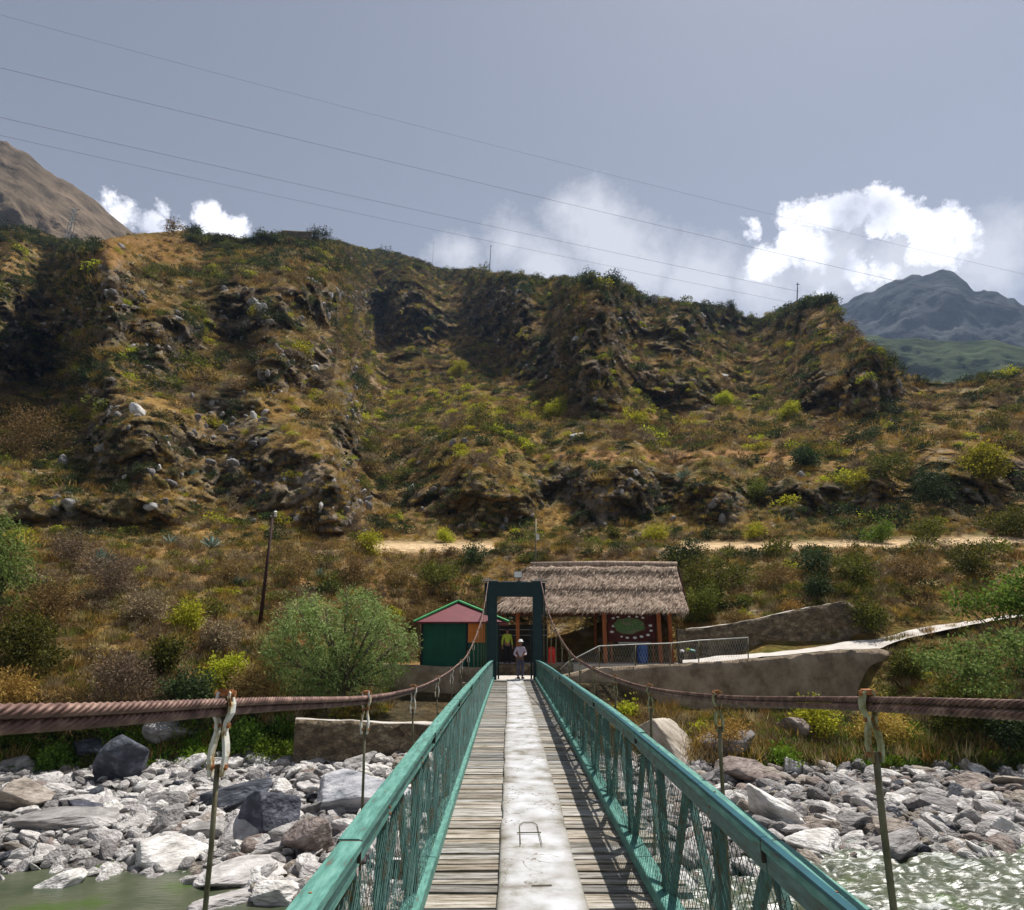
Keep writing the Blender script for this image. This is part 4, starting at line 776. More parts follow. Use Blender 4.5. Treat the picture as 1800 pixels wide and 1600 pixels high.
# pale path
def sheet(name, near, far, mat, kind='structure', lift=.03, n=6):
    from itertools import chain
    A = [Vector(at_range(*p)) for p in near]; B = [Vector(at_range(*p)) for p in far]; V = []
    S_ = 60
    def res(L, t):
        u_ = t*(len(L)-1); i = min(int(u_), len(L)-2); return L[i].lerp(L[i+1], u_-i)
    for k in range(S_+1):
        a_, b_ = res(A, k/S_), res(B, k/S_)
        for q_ in range(n): V.append(a_.lerp(b_, q_/(n-1))+Vector((0, 0, .02+(lift-.02)*min(1, max(0, (k/S_-.5)*5)))))
    V = np.array([list(v) for v in V]); V[:, 2] += (fbm(V/.9, 3, 310)-.5)*.16
    i = np.arange(len(V)).reshape(-1, n); Fs = np.stack([i[:-1, :-1], i[1:, :-1], i[1:, 1:], i[:-1, 1:]], -1).reshape(-1, 4)
    return tag(link(name, mesh_np(name, V, Fs, [mat], True)), kind=kind)
near = [(1200, 1166, 36.0), (1310, 1159, 36.6), (1400, 1151, 37.0), (1480, 1143, 37.3), (1545, 1138, 37.8), (1600, 1126, 38.4), (1700, 1107, 40.6), (1800, 1089, 43.4), (1950, 1066, 48)]
far_ = [(1200, 1159, 38.6), (1310, 1148, 39), (1400, 1137, 38.9), (1480, 1125, 38.7), (1545, 1114, 39.0), (1600, 1106, 39.8), (1700, 1093, 42), (1800, 1080, 45.0), (1950, 1058, 49.8)]
def fitD(L, mul):   # range of the wall top / hillside under each control point
    return L
nearD = [(1195, 1167, 36.3)]+near[1:]
rw_az = [(p[0], p[1], math.hypot(*at_y(*p)[:2])+.2) for p in RW]
nearP = rw_az[2:7]+[(1600, 1124, 37.6), (1700, 1105, 40.2), (1800, 1088, 43.2), (1950, 1066, 48)]
farP = [(a_[0], b_, a_[2]+dd) for a_, b_, dd in zip(nearP, [1160, 1151, 1142, 1131, 1123, 1111, 1097, 1082, 1060], [2.4, 2.1, 1.9, 1.8, 1.8, 1.8, 1.7, 1.6, 1.6])]
sheet('path', nearP, farP, M['pathm'], lift=.14)
# landing and plaza
mb = MB(); mb.box((.3, 31.6, -1.46), (3.6, 4.6, .12)); tag(mb.build('landing', M['pathm']), kind='structure')
mb = MB(); mb.box((4.2, 37.3, -1.13), (14.0, 5.6, .5)); tag(mb.build('shelter_floor', M['pathm']), kind='structure')
mb = MB(); mb.box((-2.6, 31.9, -1.15), (3.9, 3.6, .42)); tag(mb.build('hut_platform', M['wallstone']), kind='structure')
wall_strip('step_wall', [(-1.2, 34.2, -.86), (3.2, 34.2, -.86)], -1.55, .3, M['masonry'], 'low stone step between the bridge landing and the shelter floor', nz=.03, topmat=M['pathm'])

# ================================================================== SUSPENSION BRIDGE
bridge = empty('suspension_bridge'); tag(bridge, 'narrow plank suspension bridge with green painted railings and rusty twin cables', 'bridge')
CW = .235
dk = lambda y: float(np.interp(y, [-30, -5, 2, 5.6, 10, 15, 20, 29.5, 34], [-2.7, -2.08, -1.96, -1.88, -1.76, -1.64, -1.54, -1.4, -1.38]))
rlz = lambda y: float(np.interp(y, [-30, -5, 0, 2.6, 4.5, 8, 11, 15, 20, 25, 29.3], [-1.6, -.95, -.89, -.86, -.80, -.71, -.68, -.64, -.6, -.58, -.60]))
def catmull(xs, ys):
    def f_(x):
        i = max(0, min(len(xs)-2, int(np.searchsorted(xs, x))-1)); x0, x1 = xs[i], xs[i+1]; t = (x-x0)/(x1-x0)
        m0 = (ys[i+1]-ys[max(i-1, 0)])/(xs[i+1]-xs[max(i-1, 0)])*(x1-x0); m1 = (ys[min(i+2, len(xs)-1)]-ys[i])/(xs[min(i+2, len(xs)-1)]-xs[i])*(x1-x0)
        return (2*t**3-3*t*t+1)*ys[i]+(t**3-2*t*t+t)*m0+(-2*t**3+3*t*t)*ys[i+1]+(t**3-t*t)*m1
    return f_
cy_ = catmull([-22, -12, -5, -1, 1.3, 2.5, 4.6, 7, 9.2, 11.5, 15.3, 20.5, 24.5, 29.5], [4.2, 1.7, .55, .06, -.13, -.205, -.34, -.42, -.42, -.37, -.18, .5, 1.3, 2.84])
# deck boards
mb = MB(); y = -6.0
while y < 29.4:
    wd = random.uniform(.115, .155); z = dk(y+wd/2)-.022+random.uniform(-.006, .006); t = random.uniform(.45, 1.03); tn = random.uniform(-.05, .05)
    mb.col = (t+tn, t, t-tn*1.3); ext = random.choice([0, .16, .19, .2]) ; mid = random.choice([-.1, .3, .6])
    for xa, xb in ((-.76-random.choice([0, .12]), .12), (.16, 1.26+ext)):
        mb.box(((xa+xb)/2, y+wd/2, z+random.uniform(-.003, .003)), (xb-xa, wd, .045), rot=(random.gauss(0, .01), random.gauss(0, .004), random.gauss(0, .006)), jit=.003)
    y += wd+(random.uniform(.012, .03) if random.random() < .4 else random.uniform(.006, .013))
mb.build('deck_boards', M['plank'], bridge, colors=True)
# worn central running slab
ys_ = np.arange(-6, 29.3, .07); us = np.array([-.004, 0, .02, .09, .2, .34, .47, .58, .65, .67, .675]); 
SV = []; SC = []
for i, y in enumerate(ys_):
    sec = int((y+50)/3.4); sh = (_h(np.array(sec), np.array(1), np.array(2), 5)-.5)*.05
    e1_ = (fbm(np.array([[y/.5, 1., 0]]), 3, 320)[0]-.5)*.03; e2_ = (fbm(np.array([[y/.5, 7., 0]]), 3, 321)[0]-.5)*.03
    for j, u_ in enumerate(us):
        x = -.075+sh*.6+u_+(e1_ if u_ < .1 else (e2_ if u_ > .55 else 0)); hz = [-.03, .036, .042, .044, .045, .045, .045, .044, .042, .035, -.03][j]
        SV.append((x, y, dk(y)+hz)); SC.append([.5, .55, .66, .9, 1, 1, 1, .9, .68, .55, .5][j])
SV = np.array(SV); SV[:, 2] += (fbm(SV/.35, 3, 322)-.5)*.014; SC = np.clip(np.array(SC)*(.5+1.0*fbm(SV/.22, 4, 323)), 0, 1.05); ed = np.clip(1-np.array(SC), 0, 1)
colS = np.stack([SC, SC*(1-.04*(SC < .85)), SC*(1-.16*np.clip((.95-SC)*3, 0, 1))], -1)
i = np.arange(len(SV)).reshape(len(ys_), len(us)); Fs = np.stack([i[:-1, :-1], i[:-1, 1:], i[1:, 1:], i[1:, :-1]], -1).reshape(-1, 4)
m, t, b = newmat('worn_concrete'); L = t.links; M['strip'] = m; b.inputs['Roughness'].default_value = .85; b.inputs['Specular IOR Level'].default_value = .2
g = t.nodes.new('ShaderNodeNewGeometry'); n_ = t.nodes.new('ShaderNodeTexNoise'); n_.inputs['Scale'].default_value = 2.6; n_.inputs['Detail'].default_value = 10; n_.inputs['Roughness'].default_value = .62; L.new(g.outputs['Position'], n_.inputs['Vector'])
c1_ = ramp(t, n_.outputs[0], [(.34, (.2, .185, .15)), (.43, (.36, .355, .34)), (.5, (.44, .44, .44)), (.62, (.53, .535, .55))])
vo = t.nodes.new('ShaderNodeTexVoronoi'); vo.feature = 'DISTANCE_TO_EDGE'; vo.inputs['Scale'].default_value = 2.1
ds_ = t.nodes.new('ShaderNodeTexNoise'); ds_.inputs['Scale'].default_value = 3; ds_.inputs['Detail'].default_value = 5; L.new(g.outputs['Position'], ds_.inputs['Vector'])
vm = t.nodes.new('ShaderNodeVectorMath'); vm.operation = 'MULTIPLY_ADD'; L.new(ds_.outputs['Color'], vm.inputs[0]); vm.inputs[1].default_value = (.9, .9, .9); L.new(g.outputs['Position'], vm.inputs[2]); L.new(vm.outputs[0], vo.inputs['Vector'])
ck = t.nodes.new('ShaderNodeMath'); ck.operation = 'LESS_THAN'; L.new(vo.outputs['Distance'], ck.inputs[0]); ck.inputs[1].default_value = .012
gate = t.nodes.new('ShaderNodeMath'); gate.operation = 'GREATER_THAN'; n7 = t.nodes.new('ShaderNodeTexNoise'); n7.inputs['Scale'].default_value = 1.3; L.new(g.outputs['Position'], n7.inputs['Vector']); L.new(n7.outputs[0], gate.inputs[0]); gate.inputs[1].default_value = .52
mg = t.nodes.new('ShaderNodeMath'); mg.operation = 'MULTIPLY'; L.new(ck.outputs[0], mg.inputs[0]); L.new(gate.outputs[0], mg.inputs[1])
x1 = t.nodes.new('ShaderNodeMix'); x1.data_type = 'RGBA'; L.new(mg.outputs[0], x1.inputs[0]); L.new(c1_, x1.inputs[6]); x1.inputs[7].default_value = (.2, .18, .15, 1)
at_ = t.nodes.new('ShaderNodeAttribute'); at_.attribute_name = 'Col'; x2 = t.nodes.new('ShaderNodeMix'); x2.data_type = 'RGBA'; x2.blend_type = 'MULTIPLY'; x2.inputs[0].default_value = 1; L.new(x1.outputs[2], x2.inputs[6]); L.new(at_.outputs['Color'], x2.inputs[7]); L.new(x2.outputs[2], b.inputs['Base Color'])
bp = t.nodes.new('ShaderNodeBump'); bp.inputs['Strength'].default_value = .5; bp.inputs['Distance'].default_value = .01; n8 = t.nodes.new('ShaderNodeTexNoise'); n8.inputs['Scale'].default_value = 18; n8.inputs['Detail'].default_value = 6; L.new(g.outputs['Position'], n8.inputs['Vector']); L.new(n8.outputs[0], bp.inputs['Height']); L.new(bp.outputs[0], b.inputs['Normal'])
strip = link('running_slab', mesh_np('running_slab', SV, Fs, [m], True, colS), bridge)
# bent reinforcing wire showing on the slab
mb = MB()
for yy, ww, hh, xx in ((7.25, .09, .75, .20), (14.3, .07, .1, .22), (5.9, .08, .04, .26)):
    zc = dk(yy)+.056
    if hh > .3:
        mb.tube([(xx-ww, yy-hh/2, zc), (xx-ww, yy+hh/2-.1, dk(yy+.3)+.058), (xx-ww+.04, yy+hh/2, dk(yy+.3)+.058), (xx+ww-.04, yy+hh/2, dk(yy+.3)+.058), (xx+ww, yy+hh/2-.1, dk(yy+.3)+.058), (xx+ww+.02, yy-hh/2, zc)], .004, 5)
        mb.tube([(xx-ww-.03, yy, zc+.004), (xx+ww+.03, yy+.01, zc+.004)], .006, 5)
    else: mb.tube([(xx-ww, yy, zc), (xx+ww, yy+.01, zc)], .005, 5)
mb.build('exposed_wire', M['rod'], strip)
# cross beams and stringers
for k in range(-3, 14):
    y = 2.4+2.2*k; mb = MB(); mb.box((CW, y, dk(y)-.115), (2.62, .1, .13)); 
    mb.box((CW, y+1.1, dk(y+1.1)-.115), (2.3, .09, .13)); mb.build('cross_beam', M['dark'], bridge)
mb = MB()
for x in (-.6, .1, .45, 1.1):
    for y in np.arange(-6, 29, 2.): mb.beam((x, y, dk(y)-.215), (x, y+2, dk(y+2)-.215), .08, .07)
mb.build('stringers', M['dark'], bridge)
# railings
def railing(s):
    xo = -.765 if s < 0 else 1.235; xc = xo-s*.052; nm = 'railing'
    mb = MB(); mb2 = MB(); J = np.arange(.25-3.05*2, 30, 3.05); J = np.append(J[J < 28.6], 29.25)
    for a_, b_ in zip(J[:-1], J[1:]):
        o1 = random.uniform(-.006, .006); o2 = random.uniform(-.006, .006); ks = 3
        for q_ in range(ks):
            ya, yb = a_+(b_-a_)*q_/ks, a_+(b_-a_)*(q_+1)/ks
            ya2 = ya+(.006 if q_ == 0 else 0); yb2 = yb-(.006 if q_ == ks-1 else 0)
            mb.beam((xc+o1, ya2, rlz(ya)-.02+o2), (xc+o1, yb2, rlz(yb)-.02+o2), .104, .042, ch=.005)
            mb2.beam((xc+s*.006+o1, ya2, rlz(ya)-.088+o2), (xc+s*.006+o1, yb2, rlz(yb)-.088+o2), .078, .094, ch=.004)
    hr = mb.build('railing', M['teal'], bridge)
    if s > 0:
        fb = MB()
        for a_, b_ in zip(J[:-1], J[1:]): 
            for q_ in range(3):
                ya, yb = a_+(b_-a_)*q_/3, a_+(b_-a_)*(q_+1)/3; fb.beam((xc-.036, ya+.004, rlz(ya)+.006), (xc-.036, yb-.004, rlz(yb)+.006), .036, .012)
        fb.build('cable_shadow_strip', M['teal_shadow'], hr)  # added dark strip in place of the twin cables' shadow on the cap
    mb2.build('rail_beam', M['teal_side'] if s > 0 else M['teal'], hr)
    bt_ = MB()
    for yb_ in np.arange(1.25, 29, 1.45):
        for dz_ in (-.075, -.11): bt_.tube([(xc-s*.03, yb_+.02*(dz_ < -.1), rlz(yb_)+dz_), (xc-s*.04, yb_+.02*(dz_ < -.1), rlz(yb_)+dz_)], .0075, 6)
        bt_.tube([(xc, yb_, rlz(yb_)), (xc, yb_, rlz(yb_)+.006)], .006, 6)
    bt_.build('bolt', M['bolt'], hr)
    # joint plates
    mbj = MB()
    for j in J[1:-1]: mbj.box((xc, j, rlz(j)-.045), (.11, .014, .09))
    mbj.build('joint_strap', M['dark'], hr)
    cb = MB(); xk = xo-s*(.07)
    for a_, b_ in zip(J[:-1], J[1:]):
        ks = 3
        for q_ in range(ks):
            ya, yb = a_+(b_-a_)*q_/ks, a_+(b_-a_)*(q_+1)/ks
            cb.beam((xk, ya+(.008 if q_ == 0 else 0), dk(ya)+.064), (xk, yb-(.008 if q_ == ks-1 else 0), dk(yb)+.064), .14, .115, ch=.008)
    cb.build('kick_rail', M['teal'], hr)
    step = 1.45; y = -3.1
    while y < 28.8:
        if y > .5:
            pb = MB(); pb.beam((xc, y, dk(y)+.112), (xc, y, rlz(y)-.135), .055, .07, up=(0, 1, 0)); pb.build('post', M['post'], hr)
            db = MB(); y2 = min(y+step*.5, 29.0); y3 = y+step
            db.beam((xc+s*.03, y+.06, dk(y)+.112), (xc+s*.03, y2-.03, rlz(y2)-.135), .045, .045, up=(0, 1, 0))
            if y3 < 29: db.beam((xc+s*.03, y2+.03, rlz(y2)-.135), (xc+s*.03, y3-.06, dk(y3)+.112), .045, .045, up=(0, 1, 0))
            db.build('diagonal', M['post'], hr)
        y += step
    # diamond wire netting
    wm = MB(); x = xc-s*.033; y = .4; hgt = .0
    while y < 29:
        h_ = rlz(y)-dk(y)-.25; dxy = h_*.8; r_ = .0024 if y < 9 else .003
        for dd in (1, -1):
            a_ = Vector((x+dd*.003, y, dk(y)+.1)); b_ = Vector((x+dd*.003, min(y+dd*dxy, 29.1), rlz(y+dd*dxy)-.15)); n_ = 6 if y < 9 else 2
            pts_ = [a_.lerp(b_, q_/n_)+Vector((random.uniform(-.004, .004), random.uniform(-.006, .006), 0)) for q_ in range(n_+1)]
            wm.tube(pts_, r_, 3, False)
        y += .075
    wm.build('wire_netting', M['mesh'], hr)
railing(-1); railing(1)
# main cables: six laid strands each
def rope(x, dx, dz, ymin=-20):
    ysr = np.concatenate([np.arange(ymin, .4, .4), np.arange(.4, 5.5, .0055), np.arange(5.5, 12, .02), np.arange(12, 29.45, .06)]); n_ = 48; R0 = .0137
    cz = np.array([cy_(y_) for y_ in ysr]); s_arc = np.concatenate([[0], np.cumsum(np.hypot(np.diff(ysr), np.diff(cz)))])
    th = np.linspace(0, 2*np.pi, n_, endpoint=False)[None]; tw_ = (s_arc/.17*2*np.pi)[:, None]; amp_ = np.where(ysr < .4, 0, 1)[:, None]
    lob = np.abs(np.cos(3*(th-tw_)))**.6; r = R0*(1.04-amp_*.48*(1-lob)); tz = np.gradient(cz, ysr)[:, None]; nn_ = 1/np.sqrt(1+tz**2)
    X = x+dx+r*np.cos(th); Zl = r*np.sin(th); Y = ysr[:, None]-Zl*tz*nn_; Z = cz[:, None]+dz+Zl*nn_
    V = np.stack([X, Y, Z], -1).reshape(-1, 3); i = np.arange(len(V)).reshape(len(ysr), n_); j = np.roll(i, -1, 1)
    Fr = np.stack([i[:-1], j[:-1], j[1:], i[1:]], -1).reshape(-1, 4)
    return link('main_cable', mesh_np('main_cable', V, Fr, [M['rust']], True), bridge)
XL, XR = -.92, 1.39
for x in (XL, XR):
    for dx, dz in ((.004, .0138), (-.006, -.0138)): rope(x, dx, dz)
# hangers
def ribbon(mb, prof, y, wd, th):
    n_ = len(prof); L_ = []
    for i, (x, z) in enumerate(prof):
        a_ = prof[max(i-1, 0)]; b_ = prof[min(i+1, n_-1)]; d = Vector((b_[0]-a_[0], 0, b_[1]-a_[1])).normalized(); nx = Vector((d.z, 0, -d.x))*th/2
        w_ = wd[i] if isinstance(wd, list) else wd
        L_ += [Vector((x, y-w_/2, z))-nx, Vector((x, y+w_/2, z))-nx, Vector((x, y+w_/2, z))+nx, Vector((x, y-w_/2, z))+nx]
    fs = [(0, 1, 2, 3), tuple(range(4*n_-1, 4*n_-5, -1))]
    for i in range(n_-1):
        for k in range(4): fs.append((i*4+k, (i+1)*4+k, (i+1)*4+(k+1) % 4, i*4+(k+1) % 4))
    mb.add(L_, fs)
def hanger(side, y):
    x = XL if side < 0 else XR; z = cy_(y); cm = M['clamp'] if side < 0 else M['clamp2']; rr_ = .0085 if side < 0 else .013
    bx = x-side*.04; rb = MB(); rb.tube([(x, y, z-.17), (x-side*.01, y, z-.4), (bx, y, dk(y)-.16)], rr_, 8)
    h = rb.build('hanger', M['rod'], bridge, True)
    for q_ in (-1, 1):
        cmb = MB(); wd = [.034, .038, .038, .042, .04, .03, .034, .04, .038, .034, .026]
        ribbon(cmb, [(x+q_*.011, z+.05), (x+q_*.018, z+.042), (x+q_*.019, z+.028), (x+q_*.026, z+.008), (x+q_*.026, z-.018), (x+q_*.014, z-.045), (x+q_*.012, z-.075), (x+q_*.02, z-.11), (x+q_*.024, z-.145), (x+q_*.02, z-.18), (x+q_*.018, z-.205)], y, wd, .009)
        cmb.build('clamp', cm, h)
    bb = MB()
    for zz, rr2, ln in ((.04, .009, .052), (-.056, .007, .04), (-.178, .008, .05)):
        bb.tube([(x-ln/2, y, z+zz), (x+ln/2, y, z+zz)], rr2*.6, 8)
        for e in (-1, 1): bb.tube([(x+e*(ln/2-.012), y, z+zz), (x+e*(ln/2+.006), y, z+zz)], rr2*1.25, 6)
    bb.box((x, y, z+.044), (.036, .036, .02), jit=.003)
    bb.build('bolt', M['bolt'], h)
for k in range(0, 13):
    y = 2.32+2.2*k
    if k == 0: hanger(-1, 2.26); hanger(1, 2.69)
    elif y < 28.5: hanger(-1, y-.03); hanger(1, y+.12)
# portal tower
def part(name, boxes, mat, parent, ch=None):
    mb = MB()
    for b_ in boxes: mb.box(*b_)
    return mb.build(name, mat, parent)
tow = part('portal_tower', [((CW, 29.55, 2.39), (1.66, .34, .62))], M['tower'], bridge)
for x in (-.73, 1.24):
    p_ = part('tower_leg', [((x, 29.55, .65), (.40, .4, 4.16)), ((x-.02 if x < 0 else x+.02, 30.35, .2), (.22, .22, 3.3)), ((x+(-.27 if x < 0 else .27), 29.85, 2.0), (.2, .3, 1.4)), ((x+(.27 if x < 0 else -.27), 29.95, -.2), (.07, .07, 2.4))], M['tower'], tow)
    mb = MB(); 
    for zz in np.arange(-1.2, 2.6, .55): mb.beam((x, 29.65, zz), (x, 30.3, zz+.4), .05, .05)
    mb.build('lattice_bar', M['tower'], tow)
    part('cable_saddle', [((x+(-.1 if x < 0 else .1), 29.6, 2.765), (.72, .5, .05)), ((XL if x < 0 else XR, 29.5, 2.815), (.16, .4, .06))], M['pipe'], tow)
part('tower_rail', [((CW, 29.5, 2.73), (1.2, .05, .04))], M['pipe'], tow)
part('abutment', [((CW, 29.35, -3.1), (4.4, 1.2, 3.2))], M['wallstone'], bridge)
for x in (XL, XR):
    mb = MB(); mb.tube([(x, 29.5, 2.84), (x, 33, 1.9), (x, 36.8, -.85)], .028, 8); mb.build('back_stay', M['rust'], bridge, True)
fl = empty('floodlight', (.44, 29.5, 2.71)); tag(fl, 'small white floodlight on top of the bridge portal', 'floodlight')
part('stand', [((0, 0, .1), (.04, .04, .2)), ((0, 0, .02), (.2, .12, .03))], M['dark'], fl); part('lamp_head', [((-.04, -.02, .33), (.34, .12, .25))], M['white'], fl); part('lamp_hood', [((-.04, .07, .33), (.38, .05, .29))], M['dark'], fl)

# ================================================================== HUT
hut = empty('green_hut', (-2.6, 31.2, -.94)); tag(hut, 'small dark green hut with a maroon hipped roof and bright green roof edges', 'hut')
xl, xr, xp = at_y(741, 1170, 30.6)[0], at_y(872, 1170, 30.6)[0], at_y(808, 1170, 30.6)[0]; ze = at_y(760, 1092, 30.6)[2]; zp = at_y(808, 1060, 30.6)[2]; H = hut.location
def loc(v): return (v[0]-H.x, v[1]-H.y, v[2]-H.z)
part('wall', [(loc(((xl+xr)/2, 32.1, (-.94+ze)/2)), (xr-xl, 3.0, ze+.94))], M['green_wall'], hut)
el_ = Vector(at_y(728, 1093, 30.25)); er_ = Vector((xr+.55, 30.25, el_.z)); ap = Vector(at_y(806, 1058, 31.9)); ap2 = ap+Vector((0, .5, 0)); bl_ = el_+Vector((0, 3.9, 0)); br_ = er_+Vector((0, 3.9, 0)); th_ = Vector((0, 0, -.06))
gm = MB(); Vh = [loc(v) for v in (el_, er_, br_, bl_, ap, ap2)]+[loc(v+th_) for v in (el_, er_, br_, bl_)]
gm.add(Vh, [(0, 1, 4), (1, 2, 5, 4), (2, 3, 5), (3, 0, 4, 5), (6, 7, 1, 0), (7, 8, 2, 1), (8, 9, 3, 2), (9, 6, 0, 3), (9, 8, 7, 6)]); roof = gm.build('roof', M['maroon'], hut)
rm = MB()
for p_, q_ in ((el_, ap), (er_, ap), (bl_, ap2), (br_, ap2), (ap, ap2)): rm.beam(loc(p_+Vector((0, -.01, .02))), loc(q_+Vector((0, -.02, .05))), .17, .07)
rm.build('hip_cap', M['green_roof'], roof)
ox0, oz0 = at_y(822, 1130, 30.55)[0], at_y(822, 1130, 30.55)[2]
part('shutter', [(loc(((ox0+xr)/2-.25, 30.57, (oz0+ze)/2-.02)), (xr-ox0-.5, .05, ze-oz0-.06))], M['orange'], hut)
mb = MB()
for q_ in np.linspace(.08, .92, 7): x = xl+(ox0-xl)*q_; mb.box(loc((x, 30.592, (-.94+ze)/2)), (.025, .022, ze+.9))
mb.build('wall_batten', M['green_wall'], hut)
part('corner_post', [(loc((xl-.02, 30.57, (-.94+ze)/2)), (.09, .07, ze+.92)), (loc((ox0-.03, 30.565, (-.94+ze)/2)), (.08, .06, ze+.92))], M['black'], hut)

# ================================================================== THATCHED SHELTER
sh = empty('thatched_shelter', (4.2, 36.8, -.86)); tag(sh, 'open shelter with a shaggy straw thatch roof on red brown posts', 'shelter'); H2 = sh.location
YF, YR, YB_ = 34.9, 37.5, 40.2
eL, eR = at_y(872, 1074, YF), at_y(1209, 1076, YF); rL, rR = at_y(936, 995, YR), at_y(1187, 995, YR)
def slope(eL, eR, rL, rR, seed, nu=90, nv=40):
    u = np.linspace(0, 1, nu)[None, :, None]; v = np.linspace(0, 1, nv)[:, None, None]
    top = np.array(rL)*(1-u)+np.array(rR)*u; bot = np.array(eL)*(1-u)+np.array(eR)*u; A = top*(1-v)+bot*v
    tier = np.array([.0, .13, .56, 1.001]); vv = v[:, 0, 0]; saw = np.zeros(nv)
    for a_, b_ in zip(tier[:-1], tier[1:]): m_ = (vv >= a_) & (vv < b_); saw[m_] = ((vv[m_]-a_)/(b_-a_))
    nrm = np.cross(np.array(eR)-np.array(eL), np.array(rL)-np.array(eL)); nrm /= np.linalg.norm(nrm)
    if nrm[2] < 0: nrm = -nrm
    hgt = .05+.15*saw[:, None]+(fbm(A/.35, 4, seed)-.5)*.2; A = A+nrm*hgt[..., None]
    A[-1, :, 2] += (fbm(A[-1]/.4, 3, seed+2)-.5)*.14
    return A, nrm
rt = []
V = np.zeros((0, 3)); Fx = np.zeros((0, 4), int); SVt = []; SFt = []; cntv = 0
bL, bR = (eL[0]*1.0, YB_, eL[2]), (eR[0], YB_, eR[2]); rsT = np.random.default_rng(5)
for (a_, b_, c_, d_, sd) in ((eL, eR, rL, rR, 1), (bR, bL, rR, rL, 2), (bL, eL, np.array(rL)+[0, .02, 0], np.array(rL), 3), (eR, bR, np.array(rR), np.array(rR)+[0, .02, 0], 4)):
    A, nrm = slope(a_, b_, c_, d_, 400+sd, nu=90 if sd < 3 else 40); i = np.arange(A.shape[0]*A.shape[1]).reshape(A.shape[:2])+len(V)
    V = np.vstack([V, A.reshape(-1, 3)]); Fx = np.vstack([Fx, np.stack([i[:-1, :-1], i[1:, :-1], i[1:, 1:], i[:-1, 1:]], -1).reshape(-1, 4)])
    ii_ = np.arange(A.shape[0]*A.shape[1]).reshape(A.shape[:2])
    bt = A-nrm*.3; V2 = bt[[0, -1]].reshape(-1, 3); n0 = len(V); V = np.vstack([V, V2]); w_ = A.shape[1]; k_ = np.arange(w_-1)
    Fx = np.vstack([Fx, np.stack([n0+k_, n0+w_+k_, n0+w_+k_+1, n0+k_+1], -1), np.stack([i[-1, :-1], n0+w_+k_, n0+w_+k_+1, i[-1, 1:]], -1)])
    ns_ = 15000 if sd == 1 else 3500; rI = rsT.integers(0, A.shape[0], ns_); cI = rsT.integers(0, A.shape[1], ns_); ex = rsT.random(ns_) < .22; rI[ex] = rsT.choice([5, 6, 22, 23, A.shape[0]-1], ex.sum())
    down = np.array(a_)-np.array(c_); down = down/np.linalg.norm(down); dirs = unit(down+rsT.normal(size=(ns_, 3))*.16+nrm*.07+np.array([0, 0, -.12])*ex[:, None])
    vs, fs = leaves(A[rI, cI]+nrm*.01+rsT.normal(size=(ns_, 3))*.02, dirs, rsT.uniform(.2, .55, ns_), rsT.uniform(.008, .02, ns_), rsT); SVt.append(vs); SFt.append(fs+cntv); cntv += len(vs)
h_ = np.array(H2)
thr = link('roof', mesh_np('roof', V-h_, Fx, [M['thatch']], True), sh)
link('straw', mesh_np('straw', np.vstack(SVt)-h_, np.vstack(SFt), [M['straw']]), thr)
rd = MB(); rd.tube([Vector(rL)-H2+Vector((-.1, 0, .05)), (Vector(rL)+Vector(rR))/2-H2+Vector((0, 0, .12)), Vector(rR)-H2+Vector((.1, 0, .07))], .17, 10); rd.build('ridge_roll', M['thatch'], thr, True)
for px, Yp in ((910, 35.6), (1046, 38.4), (1062, 35.4), (1158, 35.4), (1177, 35.8), (1120, 39.6), (885, 39.6), (1185, 39.6)):
    x = at_y(px, 1100, Yp)[0]; w_ = .2 if Yp < 36 else .14
    part('post', [((x-H2.x, Yp-H2.y, 1.35), (w_, w_, 2.75))], M['wood_red'], sh)
mb = MB(); xa, xb = at_y(900, 1085, 35.5)[0], at_y(1190, 1085, 35.5)[0]
for Yp in (35.5, 39.6): mb.box(((xa+xb)/2-H2.x, Yp-H2.y, 2.66), (xb-xa, .12, .16))
for x in np.linspace(xa, xb, 6): mb.box((x-H2.x, 37.5-H2.y, 2.75), (.1, 4.4, .1))
mb.build('beam', M['wood_red'], sh)
bx0, bx1 = at_y(868, 1100, 38.2)[0], at_y(962, 1100, 38.2)[0]
kio = empty('dark_counter', ((bx0+bx1)/2, 38.2, -.86)); tag(kio, 'dark boarded stall at the back of the shelter behind the bridge portal', 'stall')
part('back_wall', [((0, .2, 1.0), (bx1-bx0, .1, 2.0))], M['dark'], kio); part('counter', [((0, -.35, .45), (bx1-bx0, .5, .9))], M['dark'], kio)
part('shelf', [((0, .02, 1.72), (bx1-bx0, .25, .03)), ((0, .02, 1.42), (bx1-bx0, .25, .03))], M['pipe'], kio)
# painted board
pb = empty('painted_board', tuple(at_y(1110, 1104, 35.75))); tag(pb, 'painted display board with a green hill picture and a dark red border under the thatch', 'sign')
part('panel', [((0, 0, 0), (2.55, .06, 1.42))], nmat('board_border', [(.3, (.05, .012, .01)), (.7, (.12, .03, .022))], 3, bump=0), pb)
def disc(name, pts, y, mat, par):
    m_ = MB(); n_ = len(pts); m_.add([(x, y, z) for x, z in pts]+[(x, y+.012, z) for x, z in pts], [tuple(range(n_)), tuple(range(n_, 2*n_))[::-1]]+[(i, n_+i, n_+(i+1) % n_, (i+1) % n_) for i in range(n_)]); return m_.build(name, mat, par)
rs = random.Random(3)
disc('picture', [(math.cos(a_)*.85*rs.uniform(.85, 1.08)-.1, math.sin(a_)*.42*rs.uniform(.85, 1.1)+.12) for a_ in np.linspace(0, 2*math.pi, 22, endpoint=False)], -.045, nmat('painted_hills', [(.35, (.25, .2, .14)), (.5, (.07, .16, .05)), (.65, (.16, .26, .1))], 3, bump=0), pb)
mb = MB()
